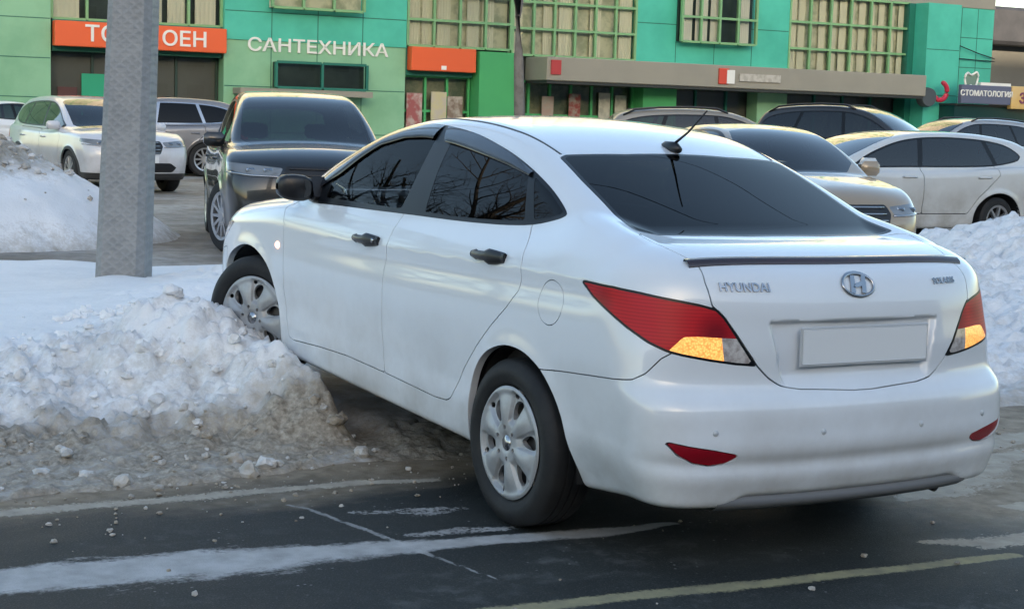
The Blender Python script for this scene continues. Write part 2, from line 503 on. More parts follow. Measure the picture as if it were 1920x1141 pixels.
# ---------------------------------------------------------------- the white sedan
M_WHITE = paint('white_paint', (.72, .76, .80), (.33, .31, .28), .85)
M_BLACK = mat('black_plastic', (.012, .013, .016), .35, spec=.5)
M_GLOSSBLACK = mat('gloss_black_trim', (.005, .006, .008), .28, spec=.3)
M_RUBBER = mat('tyre_rubber', (.007, .008, .010), .7, noise=(9, .5, (.022, .022, .022)), bump=(60, .3, .004))
M_DARK = mat('dark_underside', (.008, .008, .009), .9)
M_CHROME = mat('chrome', (.42, .43, .45), .18, metal=1)
M_SILVER = mat('silver_wheel_paint', (.40, .42, .44), .42, metal=.30, noise=(14, .45, (.26, .25, .24)))
def red_mat():
    m = bpy.data.materials.new('red_lens'); m.use_nodes = True
    nt = m.node_tree; b = nt.nodes['Principled BSDF']
    tc = nt.nodes.new('ShaderNodeTexCoord')
    n = nt.nodes.new('ShaderNodeTexNoise'); n.inputs['Scale'].default_value = 7; n.inputs['Detail'].default_value = 2
    nt.links.new(tc.outputs['Object'], n.inputs['Vector'])
    v = nt.nodes.new('ShaderNodeTexVoronoi'); v.inputs['Scale'].default_value = 6.5; nt.links.new(tc.outputs['Object'], v.inputs['Vector'])
    w = nt.nodes.new('ShaderNodeTexWave'); w.bands_direction = 'Z'; w.inputs['Scale'].default_value = 28; nt.links.new(tc.outputs['Object'], w.inputs['Vector'])
    r = nt.nodes.new('ShaderNodeValToRGB')
    for e, c in zip(r.color_ramp.elements, ((.20, .004, .012, 1), (.56, .014, .022, 1))): e.color = c
    r.color_ramp.elements[0].position = .15; r.color_ramp.elements[1].position = .55
    nt.links.new(v.outputs['Distance'], r.inputs[0])
    mx = nt.nodes.new('ShaderNodeMix'); mx.data_type = 'RGBA'; mx.inputs[7].default_value = (.26, .004, .012, 1)
    q = nt.nodes.new('ShaderNodeMath'); q.operation = 'MULTIPLY'; q.inputs[1].default_value = .45; nt.links.new(w.outputs['Fac'], q.inputs[0])
    nt.links.new(q.outputs[0], mx.inputs[0]); nt.links.new(r.outputs[0], mx.inputs[6]); nt.links.new(mx.outputs[2], b.inputs['Base Color'])
    b.inputs['Roughness'].default_value = .32; b.inputs['Specular IOR Level'].default_value = .22
    return m
M_RED = red_mat()
M_REFLECT = mat('red_reflector', (.26, .004, .014), .35, spec=.3, bump=(220, .5, .002))
M_CLEAR = mat('clear_lens', (.55, .52, .50), .10, coat=1, noise=(40, .7, (.22, .18, .17)))
M_GLASS_FRONT = glass_mat('front_side_glass', (.66, .70, .70), .45)
M_GLASS_DARK = glass_mat('tinted_glass', (.016, .02, .026), .58)
M_GLASS_SCREEN = glass_mat('windscreen_glass', (.62, .68, .66), 1.0)
M_VISOR = mat('smoked_visor', (.012, .014, .020), .15, coat=.5)
M_CLOTH = mat('seat_cloth', (.030, .030, .034), .9)

def amber_mat():
    m = bpy.data.materials.new('lit_amber_lens'); m.use_nodes = True
    nt = m.node_tree; b = nt.nodes['Principled BSDF']
    b.inputs['Base Color'].default_value = (.72, .30, .09, 1); b.inputs['Roughness'].default_value = .12; b.inputs['Coat Weight'].default_value = 1
    tc = nt.nodes.new('ShaderNodeTexCoord')
    v = nt.nodes.new('ShaderNodeTexVoronoi'); v.inputs['Scale'].default_value = 150
    nt.links.new(tc.outputs['Object'], v.inputs['Vector'])
    r = nt.nodes.new('ShaderNodeValToRGB'); r.color_ramp.elements[0].color = (1, .66, .17, 1); r.color_ramp.elements[1].color = (.88, .22, .03, 1)
    r.color_ramp.elements[0].position = .15; r.color_ramp.elements[1].position = .75
    nt.links.new(v.outputs['Distance'], r.inputs[0]); nt.links.new(r.outputs[0], b.inputs['Emission Color'])
    b.inputs['Emission Strength'].default_value = .34
    return m
M_AMBER = amber_mat()

CAR_ROT = ((0.9990482, 0.0, -0.0436194), (-0.0004568, 0.9999452, -0.0104618), (0.043617, 0.0104718, 0.9989934))
CAR_M = Matrix(CAR_ROT).to_4x4()
B = SedanBody()
sedan = empty('white_sedan', matrix=CAR_M, label='white sedan with lit hazard lamps, its front wheels stuck in the roadside snow bank', cat='car')

DLO = smooth_poly([(1.99,.988),(1.652,1.006),(1.329,1.022),(.964,1.041),(.633,1.057),(.434,1.069),(.249,1.083),(.087,1.103),(-.028,1.132),(-.076,1.152),(-.066,1.168),(.014,1.206),(.118,1.246),(.266,1.292),(.417,1.330),(.568,1.359),(.774,1.389),(.975,1.404),(1.182,1.408),(1.37,1.396),(1.53,1.361),(1.68,1.302),(1.82,1.222),(1.95,1.135),(2.04,1.062),(2.055,1.010)], 3)
ARCH_R = smooth_poly([(.291,.06),(.302,.20),(.304,.363),(.290,.468),(.241,.562),(.159,.628),(.042,.668),(-.072,.670),(-.164,.645),(-.240,.602),(-.322,.518),(-.380,.402),(-.404,.252),(-.405,.06)], 3)
ARCH_F = smooth_poly([(2.166,.06),(2.166,.296),(2.175,.399),(2.242,.544),(2.335,.649),(2.483,.708),(2.629,.711),(2.778,.67),(2.91,.60),(2.99,.49),(3.025,.36),(3.03,.06)], 3)
LAMP3 = [(-.407,.835,.973),(-.577,.824,.976),(-.67,.781,.970),(-.745,.706,.957),(-.789,.629,.945),(-.813,.57,.931),(-.826,.544,.905),(-.844,.508,.853),(-.861,.472,.80),(-.872,.43,.745),(-.858,.509,.751),(-.835,.603,.763),(-.804,.689,.777),(-.777,.735,.788),(-.731,.779,.811),(-.659,.816,.849),(-.575,.836,.889),(-.471,.834,.926),(-.408,.835,.962)]
LID3 = [(-.464,-.1,1.127),(-.464,.17,1.127),(-.432,.4,1.126),(-.412,.60,1.132),(-.436,.634,1.129),(-.497,.628,1.115),(-.583,.620,1.10),(-.672,.597,1.078),(-.721,.588,1.058),(-.772,.597,1.012),(-.805,.586,.941),(-.826,.546,.905),(-.844,.508,.853),(-.861,.472,.80),(-.872,.43,.745),(-.88,.388,.707),(-.891,.343,.68),(-.905,.266,.668),(-.923,.044,.657),(-.9235,-.1,.657)]

def build_sedan():
    m = surface_nets(B, .0125)
    _, m = split(m, m.V[:, 1])
    m.V[np.abs(m.V[:, 1]) < 1e-5, 1] = 0.0
    # wheel openings
    for A in (ARCH_R, ARCH_F):
        _, m = split(m, np.maximum(sd_poly(side(m.V), A), .45 - m.V[:, 1]))
    # side glass area
    D, m = split(m, np.maximum(sd_poly(side(m.V), DLO), .3 - m.V[:, 1]))
    FG = [(1.70,1.03),(1.124,1.053),(1.088,1.058),(1.083,1.111),(1.086,1.227),(1.100,1.372),(1.18,1.384),(1.363,1.374),(1.531,1.335),(1.66,1.285),(1.78,1.215),(1.86,1.15),(1.848,1.024)]
    RG = [(.879,1.064),(.646,1.072),(.446,1.084),(.263,1.099),(.150,1.113),(.262,1.262),(.32,1.282),(.446,1.317),(.614,1.352),(.83,1.378),(.965,1.384),(.935,1.228)]
    QG = [(.094,1.121),(.01,1.138),(-.055,1.159),(-.044,1.169),(.08,1.222),(.225,1.268)]
    front_glass, D = split(D, sd_poly(side(D.V), FG))
    rear_glass, D = split(D, sd_poly(side(D.V), RG))
    quarter_glass, D = split(D, sd_poly(side(D.V), QG))
    # rear window and windscreen
    RW = [(.222,-.3),(.228,.25),(.262,.505),(.245,.54),(.052,.563),(-.113,.574),(-.255,.588),(-.362,.606),(-.378,.598),(-.388,.56),(-.425,.39),(-.455,.177),(-.458,-.3)]
    W, m = cut(m, np.maximum(sd_poly(topv(m.V), RW), 1.0 - m.V[:, 2]), .0012)
    rw_in, rw_rim = split(W, sd_poly(topv(W.V), RW) + .016)
    WS = [(2.42,-.3),(2.41,.2),(2.33,.45),(2.12,.665),(2.06,.665),(1.70,.565),(1.50,.505),(1.455,.45),(1.42,.2),(1.41,-.3)]
    S, m = cut(m, np.maximum(sd_poly(topv(m.V), WS), 1.0 - m.V[:, 2]), .0012)
    # lamps, boot lid, bumpers
    LQ = pr(quarter, LAMP3)
    lamp, m = cut(m, np.maximum(sd_poly(quarter(m.V), LQ), m.V[:, 0] + .38), .001)
    LT = pr(tail45, LID3)
    lid, m = cut(m, np.maximum(sd_poly(tail45(m.V), LT), m.V[:, 0] + .38), .0024)
    bs = [(-.215,.854,.626),(-.357,.846,.645),(-.52,.845,.664),(-.664,.837,.68),(-.712,.818,.688),(-.745,.79,.713),(-.771,.75,.766),(-.80,.68,.81),(-.85,.47,.80),(-.89,.36,.72),(-.91,.22,.70),(-.93,-.3,.70)]
    bq = [tuple(q) for q in pr(quarter, bs)]
    bq = [(bq[0][0] - .25, bq[0][1] - .02)] + bq + [(1.2, .70), (1.2, 0), (bq[0][0] - .25, 0)]
    bump, m = cut(m, np.maximum(sd_poly(quarter(m.V), bq), m.V[:, 0] + .10), .002)
    refl, bump = cut(bump, np.maximum(sd_poly(bump.V[:, [1, 2]], [(.775,.511),(.706,.498),(.616,.484),(.531,.467),(.535,.454),(.569,.436),(.624,.430),(.678,.438),(.733,.464)]), bump.V[:, 0] + .7), .002)
    # doors
    fd = [(2.215,.941),(2.162,.865),(2.152,.712),(2.149,.558),(2.108,.41),(2.075,.335),(2.03,.328),(1.722,.351),(1.429,.366),(1.04,.366),(1.068,.448),(1.083,.537),(1.08,.675),(1.083,.81),(1.07,.913),(1.066,.969),(1.049,1.027),(1.05,1.10),(1.9,1.10),(2.0,1.03),(2.12,.985)]
    rd = [(1.04,.366),(1.068,.448),(1.083,.537),(1.08,.675),(1.083,.81),(1.07,.913),(1.066,.969),(1.049,1.027),(1.05,1.10),(.10,1.13),(.085,1.09),(.031,1.043),(-.005,.98),(-.017,.924),(-.006,.874),(.055,.806),(.16,.718),(.254,.631),(.362,.517),(.423,.431),(.458,.381),(.492,.365),(.591,.358),(.802,.362)]
    fdoor, m = cut(m, np.maximum(sd_poly(side(m.V), fd), .4 - m.V[:, 1]))
    rdoor, m = cut(m, np.maximum(sd_poly(side(m.V), rd), .4 - m.V[:, 1]))
    d = np.maximum(np.hypot((m.V[:, 0] + .228) * 1.0, m.V[:, 2] - .866) - .079, .4 - m.V[:, 1])
    flap, m = cut(m, d, .0016)
    hood, m = cut(m, np.maximum(sd_poly(topv(m.V), [(2.5,-.3),(2.48,.35),(2.36,.66),(2.6,.70),(3.0,.64),(3.25,.50),(3.32,-.3)]), .6 - m.V[:, 2]))
    hl, m = cut(m, np.maximum(sd_poly(side(m.V), [(2.83,.80),(3.05,.80),(3.33,.68),(3.42,.60),(3.3,.57),(3.05,.66)]), .36 - m.V[:, 1]), .002)
    fb, m = cut(m, np.maximum(sd_poly(side(m.V), [(2.95,.66),(3.05,.64),(3.3,.56),(3.6,.56),(3.6,0),(2.9,0)]), 2.9 - m.V[:, 0]), .002)

    put(both(with_rim(m, .03)), 'body', M_WHITE, sedan)
    put(both(with_rim(hood)), 'hood', M_WHITE, sedan)
    put(both(with_rim(fb, .02)), 'front_bumper', M_WHITE, sedan)
    put_lr(hl, 'headlight', M_CLEAR, sedan, .02)
    # doors with handles and side glass
    for d_, g_, hx, hz, gm in ((fdoor, front_glass, 1.272, .903, M_GLASS_FRONT), (rdoor, rear_glass, .232, .970, M_GLASS_DARK)):
        pair = put_lr(d_, 'front_door' if hx > 1 else 'rear_door', M_WHITE, sedan, .015)
        put_lr_child = [put(g_, 'door_window', gm, pair[0]), put(mirrored(g_), 'door_window', gm, pair[1])]
        for sgn, par in ((1, pair[0]), (-1, pair[1])):
            y = float(B.side(np.array(hx), np.array(hz)))
            h = MB()
            # cupped recess plate and the pull bar with its key barrel
            n = 14; ring = []
            rear_end = -.122; L = .244
            prof = []
            for i in range(n + 1):
                t = i / n
                px = hx + .122 - L * t
                hh = .013 + .012 * math.sin(math.pi * min(1, max(0, t)) ** 1.0) * (.4 if .25 < t < .55 else 1) + .006 * (t > .6)
                out = .016 + .020 * math.sin(math.pi * t)
                prof.append((px, hh, out))
            V, Fc = [], []
            for px, hh, out in prof:
                zc = hz + (hx - px) * .055 * -1 * -1
                yy = float(B.side(np.array(px), np.array(zc)))
                for a in range(8):
                    th = 2 * math.pi * a / 8
                    V.append((px, sgn * (yy + out - .012 + .011 * math.cos(th)), zc + hh * math.sin(th)))
            for i in range(n):
                for a in range(8): Fc.append((i * 8 + a, i * 8 + (a + 1) % 8, i * 8 + 8 + (a + 1) % 8, i * 8 + 8 + a))
            Fc += [tuple(range(8)), tuple(range(n * 8 + 7, n * 8 - 1, -1))]
            h.add(V, Fc)
            ho = h.build('door_handle', M_BLACK, par, True)
            if hx > 1 and sgn == 1:
                k = MB(); k.lathe_y([(0, .006), (.009, .006), (.011, .0)], (hx - .092, y + .018, hz + .006), 12)
                k.build('key_barrel', M_CHROME, ho, True)
    put_lr(quarter_glass, 'quarter_window', M_GLASS_DARK, sedan)
    put_lr(shift(D, .001), 'window_surround', M_GLOSSBLACK, sedan, .02)
    put(both(rw_in), 'rear_window', M_GLASS_DARK, sedan)
    put(both(with_rim(rw_rim, .01)), 'rear_window_seal', M_GLOSSBLACK, sedan)
    put(both(S), 'windscreen', M_GLASS_SCREEN, sedan)
    put_lr(flap, 'fuel_flap', M_WHITE, sedan, .012)
    # window visors: bowed strips of smoked plastic above each side glass
    def visor(up, low, name):
        n = 26
        iu = np.linspace(0, 1, n); upl = np.array(up); lol = np.array(low)
        def at(pl, t):
            s = np.concatenate([[0], np.cumsum(np.hypot(*np.diff(pl, axis=0).T))]); s /= s[-1]
            return np.stack([np.interp(t, s, pl[:, 0]), np.interp(t, s, pl[:, 1])], -1)
        U, Lw = at(upl, iu), at(lol, iu)
        rows = []
        for w, off in ((0, .003), (.25, .008), (.6, .012), (.92, .013), (1.0, .009)):
            p = U + (Lw - U) * w
            y = np.full(n, .7)
            X = np.stack([p[:, 0], y, p[:, 1]], -1)
            for _ in range(12):
                X[:, 1] -= B.F(X) / .9
            X = X + unit(grad(B.F, X)) * off
            rows.append(X)
        V = np.concatenate(rows); Fc = []
        for r in range(4):
            for i in range(n - 1): Fc.append((r * n + i, r * n + i + 1, r * n + n + i + 1, r * n + n + i))
        for s_ in (1, -1):
            VV = V * np.array([1, s_, 1])
            mesh_obj(name, VV, Fc if s_ < 0 else [f[::-1] for f in Fc], M_VISOR, sedan, True)
    visor([(1.985,1.105),(1.87,1.188),(1.74,1.268),(1.60,1.336),(1.45,1.380),(1.30,1.402),(1.105,1.406)], [(1.955,1.055),(1.80,1.130),(1.666,1.220),(1.551,1.285),(1.363,1.330),(1.20,1.345),(1.109,1.346)], 'window_visor')
    visor([(1.07,1.405),(.95,1.402),(.774,1.387),(.568,1.357),(.417,1.328),(.255,1.284)], [(.995,1.340),(.90,1.336),(.786,1.327),(.569,1.306),(.42,1.29),(.25,1.265)], 'window_visor')
    # tail lamps
    for s_ in (1, -1):
        par = None
        lq = sd_poly(quarter(lamp.V), LQ)
        lens, ring = split(lamp, lq + .0075)
        z = lens.V[:, 2]; q = quarter(lens.V)
        amb_poly = pr(quarter, [(-.779,.735,.70),(-.779,.735,.779),(-.781,.725,.797),(-.795,.685,.838),(-.81,.635,.841),(-.835,.559,.838),(-.90,.40,.832),(-.95,.40,.70)])
        low, red = split(lens, sd_poly(q, amb_poly))
        ql = quarter(low.V)
        q0 = pr(quarter, [(-.842,.553,.8)])[0][0]
        amb, clr = split(low, ql[:, 0] - q0 + (ql[:, 1] - .79) * .18)
        f = (lambda a: a) if s_ == 1 else mirrored
        root = put(f(with_rim(ring, .02)), 'tail_lamp', M_GLOSSBLACK, sedan)
        put(f(red), 'red_lens', M_RED, root); put(f(amb), 'indicator_lens', M_AMBER, root)
        put(f(clr), 'reversing_lens', M_CLEAR, root)
    # boot lid with its strip, lettering, badge and plate
    lo = put(both(with_rim(lid, .015)), 'trunk_lid', M_WHITE, sedan)
    def drape(yz, off):
        X = np.zeros((len(yz), 3)); X[:, 1:] = yz; X[:, 0] = -.86
        for _ in range(14): X[:, 0] += B.F(X) / .97
        return X + unit(grad(B.F, X)) * np.asarray(off).reshape(-1, 1)
    ys = np.linspace(-.625, .625, 60)
    xs = -.742 + .12 * ys ** 2
    rows = []
    for dx, h in ((.012, .001), (.010, .011), (-.004, .014), (-.020, .010), (-.022, -.001)):
        X = np.stack([xs + dx, ys, np.full(60, 1.06)], -1)
        for _ in range(12): X[:, 2] -= B.F(X) / .93
        X[:, 2] += h; rows.append(X)
    V = np.concatenate(rows); Fc = [(r * 60 + i, r * 60 + i + 1, r * 60 + 61 + i, r * 60 + 60 + i) for r in range(4) for i in range(59)]
    mesh_obj('lid_strip', V, Fc, mat('maroon_strip', (.030, .010, .016), .25, coat=.5, noise=(3, .5, (.012, .010, .016))), lo, True)
    def letters(txt, yc, zc, size, name, shear=0, bold=.0, spacing=1.0, wide=1.0):
        tv, tf = text_mesh(txt, size, .0025, bold, shear, spacing)
        y = yc - tv[:, 0] * wide; zz = zc + tv[:, 1]
        X = drape(np.stack([y, zz], -1), tv[:, 2] + .0028)
        return mesh_obj(name, X, tf, M_CHROME, lo)
    letters('HYUNDAI', .462, .9985, .036, 'maker_lettering', bold=.0008, spacing=1.05, wide=1.12)
    letters('SOLARIS', -.447, 1.008, .027, 'model_lettering', bold=.0004, spacing=1.1, wide=1.15)
    # oval badge with a slanted H
    n = 40; V, Fc = [], []
    cy, cz = -.008, 1.004
    for i in range(n):
        t = 2 * math.pi * i / n
        for a in range(8):
            ph = 2 * math.pi * a / 8
            rr = .0052 * math.cos(ph)
            V.append((cy - (.070 + rr) * math.cos(t), cz + (.0355 + rr) * math.sin(t), .0045 + .0045 * math.sin(ph)))
    Vn = np.array(V); X = drape(Vn[:, :2], Vn[:, 2])
    for i in range(n):
        for a in range(8): Fc.append((i * 8 + a, i * 8 + (a + 1) % 8, ((i + 1) % n) * 8 + (a + 1) % 8, ((i + 1) % n) * 8 + a))
    bo = mesh_obj('badge', X, Fc, M_CHROME, lo, True)
    hv = [];hf = []
    def barp(poly):
        k = len(hv)
        for z in (.001, .009):
            for p in poly: hv.append((cy - p[0], cz + p[1], z))
        q = len(poly)
        hf.extend([tuple(k + q + i for i in range(q)), tuple(k + q - 1 - i for i in range(q))] + [(k + i, k + (i + 1) % q, k + q + (i + 1) % q, k + q + i) for i in range(q)])
    barp([(-.043,-.026),(-.024,-.027),(-.006,.026),(-.026,.027)]); barp([(.007,-.026),(.026,-.027),(.043,.026),(.024,.027)])
    barp([(-.024,-.006),(-.010,-.009),(.014,-.004),(.024,.007),(.010,.009),(-.014,.004)])
    hn = np.array(hv); X = drape(hn[:, :2], hn[:, 2])
    mesh_obj('badge_letter', X, hf, M_CHROME, bo)
    # blank number plate in its frame
    py0, py1, pz0, pz1 = -.322, .264, .738, .872
    pc = drape(np.array([[(py0 + py1) / 2, (pz0 + pz1) / 2], [(py0 + py1) / 2, pz1], [(py0 + py1) / 2, pz0]]), 0)
    sl = (pc[1][0] - pc[2][0]) / (pz1 - pz0) * .6
    xm = pc[0][0] - .012
    def plate_box(y0, y1, z0, z1, t0, t1, name, mt, par):
        bx = MB(); V = []
        zc = (pz0 + pz1) / 2
        bx.box((-t1, y0, z0), (-t0, y1, z1), .003)
        bx.V = [(xm + v[0] + sl * (v[2] - zc), v[1], v[2]) for v in bx.V]
        return bx.build(name, mt, par)
    fr = plate_box(py0, py1, pz0, pz1, 0, .007, 'plate_frame', mat('grey_plate_frame', (.46, .48, .50), .5), lo)
    plate_box(py0 + .010, py1 - .010, pz0 + .010, pz1 - .008, .007, .009, 'number_plate', mat('white_plate', (.74, .77, .79), .4), lo)
    # bumper, reflectors, sensors, lower lip
    bo = put(both(with_rim(bump, .02)), 'rear_bumper', M_WHITE, sedan)
    for s_ in (1, -1):
        put(with_rim(shift(refl, -.004), .01) if s_ == 1 else mirrored(with_rim(shift(refl, -.004), .01)), 'bumper_reflector', M_REFLECT, bo)
    for y, z in ((.615, .541), (.2, .532), (-.25, .530), (-.60, .538)):
        k = MB()
        c = drape(np.array([[y, z]]), .0)[0]; g = unit(grad(B.F, c[None]))[0]
        k.lathe_y([(0, .0028), (.0095, .0028), (.0115, -.002)], (0, 0, 0), 16)
        R = Vector(g).to_track_quat('Y', 'Z').to_matrix()
        k.V = [tuple(Vector(c) + R @ Vector(v)) for v in k.V]
        k.build('parking_sensor', mat('sensor_grey', (.50, .53, .56), .35), bo, True)
    ys = np.linspace(-.57, .57, 30)
    xr = np.array([float(drape(np.array([[y, .345]]), 0)[0][0]) for y in ys])
    V = [];Fc = []
    for y, x in zip(ys, xr):
        V += [(x + .03, y, .325), (x + .012, y, .306), (x + .018, y, .284), (x + .05, y, .262), (x + .30, y, .245)]
    for i in range(29):
        for r in range(4): Fc.append((i * 5 + r, i * 5 + r + 1, i * 5 + 6 + r, i * 5 + 5 + r))
    mesh_obj('bumper_lip', V, Fc, mat('grey_plastic', (.17, .18, .195), .6), bo, True)
    sc = MB()
    c = drape(np.array([[.752, .612]]), .001)[0]
    # underbody, exhaust, mud flap
    ub = MB(); ub.box((-.70, -.60, .27), (.25, .60, .33), .02); ub.box((.25, -.74, .20), (2.2, .74, .27), .02); ub.box((2.2, -.5, .18), (3.2, .5, .3), .02)
    ub.box((-.80, -.40, .26), (-.50, -.02, .36), .03)
    ub.build('underbody', M_DARK, sedan)
    ex = MB(); ex.tube([(-.3, -.42, .275), (-.80, -.44, .275), (-.875, -.445, .268)], .022, 12); ex.build('exhaust_pipe', mat('exhaust_steel', (.02, .02, .02), .6), sedan, True)
    # wheel arch liners
    for s_ in (1, -1):
        for A in (ARCH_R, ARCH_F):
            p = [(float(a), float(b)) for a, b in A if b > .25]
            V = [(x, s_ * .80, z) for x, z in p] + [(x, s_ * .42, z) for x, z in p]; n = len(p)
            Fc = [(i, i + 1, i + 1 + n, i + n) for i in range(n - 1)] + [tuple(range(n, 2 * n))]
            mesh_obj('arch_liner', V, Fc, M_DARK, sedan)
    # door mirrors
    for s_ in (1, -1):
        mi = MB(); n = 12; rows = []
        for k, (y, sx, sz, dx) in enumerate(((.800, .030, .030, 0), (.812, .052, .050, .0), (.840, .066, .060, .004), (.885, .070, .062, .010), (.925, .062, .056, .018), (.950, .042, .040, .024), (.960, .015, .016, .026))):
            for a in range(n):
                t = 2 * math.pi * a / n
                ct, st = math.cos(t), math.sin(t)
                ct = math.copysign(abs(ct) ** .6, ct); st = math.copysign(abs(st) ** .6, st)
                rows.append((1.955 + dx + sx * ct * (1.15 if ct > 0 else .55), s_ * y, 1.055 + sz * st + (y - .84) * .05))
        Fc = []
        for k in range(6):
            for a in range(n):
                f = (k * n + a, k * n + (a + 1) % n, (k + 1) * n + (a + 1) % n, (k + 1) * n + a)
                Fc.append(f if s_ < 0 else f[::-1])
        mo = mesh_obj('door_mirror', rows, Fc, M_BLACK, sedan, True)
        g = MB(); P = []
        for a in range(20):
            t = 2 * math.pi * a / 20; ct, st = math.cos(t), math.sin(t)
            ct = math.copysign(abs(ct) ** .6, ct); st = math.copysign(abs(st) ** .6, st)
            P.append((1.9115 + .03 * (ct + 1), s_ * (.880 + .060 * ct), 1.057 + .045 * st))
        mesh_obj('mirror_glass', P, [tuple(range(20))], mat('mirror_silver', (.30, .33, .36), .03, metal=1), mo)
        ar = MB(); ar.prism([(2.05, 1.01), (1.93, 1.0), (1.92, 1.02), (1.965, 1.11), (2.02, 1.07)], s_ * .735, s_ * .80)
        ar.tube([(1.98, s_ * .76, 1.03), (1.97, s_ * .86, 1.03)], .028, 10)
        ar.build('mirror_foot', M_BLACK, mo)
    # lit side repeater
    sr = MB(); y = float(B.side(np.array(2.225), np.array(.757)))
    sr.lathe_y([(0, .008), (.012, .006), (.018, -.001)], (2.225, y, .757), 16); sr.V = [(2.225 + (v[0] - 2.225) * 1.3, v[1], v[2]) for v in sr.V]
    sr.build('side_repeater', mat('lit_repeater', (.8, .4, .2), .2, emit=((1, .42, .22), 2.2)), sedan, True)
    # roof ditch trims
    n = 40; px = np.linspace(.27, 1.46, n); py = np.interp(px, [.27, .6, 1.0, 1.46], [.520, .530, .525, .500])
    for s_ in (1, -1):
        rows = []
        for dy, h in ((-.006, -.002), (-.003, .0025), (.003, .0025), (.006, -.002)):
            X = np.stack([px, py + dy, np.full(n, 1.40)], -1)
            for _ in range(12): X[:, 2] -= B.F(X) / .95
            X[:, 2] += h; X[:, 1] *= s_; rows.append(X)
        Fc = [(r * n + i, r * n + i + 1, r * n + n + i + 1, r * n + n + i) for r in range(3) for i in range(n - 1)]
        mesh_obj('roof_trim', np.concatenate(rows), Fc if s_ > 0 else [f[::-1] for f in Fc], mat('grey_roof_trim', (.06, .065, .07), .5), sedan, True)
    # aerial
    an = MB(); zc = float(1.39)
    X = np.array([[.27, 0, 1.42]])
    for _ in range(10): X[:, 2] -= B.F(X)
    zc = X[0][2]
    an.tube([(.335, 0, zc + .012), (.31, 0, zc + .012), (.25, 0, zc + .008), (.215, 0, zc + .002)], [.008, .020, .026, .012], 10)
    ao = an.build('aerial_base', M_BLACK, sedan, True)
    st = MB(); st.tube([(.262, 0, zc + .02), (.18, -.008, zc + .075), (.085, -.02, zc + .165)], [.0065, .0045, .0032], 8); st.build('aerial_rod', M_BLACK, ao, True)
    # cabin
    ca = MB()
    ca.box((-.3, -.66, .30), (2.1, .66, .36)); ca.box((-.48, -.60, .96), (-.06, .60, 1.03), .02)
    ca.box((1.72, -.66, .72), (2.2, .66, .97), .06)
    for s_ in (1, -1): ca.box((-.2, s_ * .70 - .03, .36), (2.05, s_ * .70 + .03, .93), .02)
    ca.build('cabin_lining', M_CLOTH, sedan)
    for s_ in (1, -1):
        se = MB()
        se.box((.72, s_ * .36 - .25, .40), (1.28, s_ * .36 + .25, .60), .06)
        T = Matrix.Translation((.80, s_ * .36, .55)) @ Matrix.Rotation(-.30, 4, 'Y')
        se.box((-.08, -.24, 0), (.07, .24, .60), .06, T)
        se.box((-.04, -.13, .63), (.06, .13, .80), .05, T)
        se.tube([T @ Vector((0, -.06, .58)), T @ Vector((0, -.06, .66))], .007, 6); se.tube([T @ Vector((0, .06, .58)), T @ Vector((0, .06, .66))], .007, 6)
        se.build('front_seat', M_CLOTH, sedan)
        rs = MB(); T = Matrix.Translation((.02, s_ * .34, .48)) @ Matrix.Rotation(-.42, 4, 'Y')
        rs.box((-.07, -.32, 0), (.07, .32, .58), .05, T); rs.box((-.03, -.12, .58), (.05, .12, .72), .04, T)
        rs.box((.02, s_ * .34 - .32, .38), (.52, s_ * .34 + .32, .56), .05)
        rs.build('rear_seat', M_CLOTH, sedan)
    sw = MB(); T = Matrix.Translation((1.50, .36, .93)) @ Matrix.Rotation(math.radians(-62), 4, 'Y')
    pts = [T @ Vector((.18 * math.cos(a), .18 * math.sin(a), 0)) for a in np.linspace(0, 2 * math.pi, 29)]
    sw.tube(pts, .016, 8, False); sw.tube([T @ Vector((-.17, 0, 0)), T @ Vector((.17, 0, 0))], .02, 6); sw.tube([T @ Vector((0, 0, 0)), Vector((1.75, .36, .82))], .03, 6)
    sw.build('steering_wheel', mat('grey_leather', (.16, .16, .17), .45), sedan, True)
    # wheels
    W6 = wheel_parts(.31, .10, .215)
    for x, y, rz, z in ((0, .745, 0, .31), (0, -.745, math.pi, .31), (2.58, .745, math.radians(26), .35), (2.57, -.745, math.pi + math.radians(24), .35)):
        w = tag_wheel(W6, sedan, (x, y, z), rz, M_RUBBER, M_SILVER, .30 if x == 0 else 1.2)

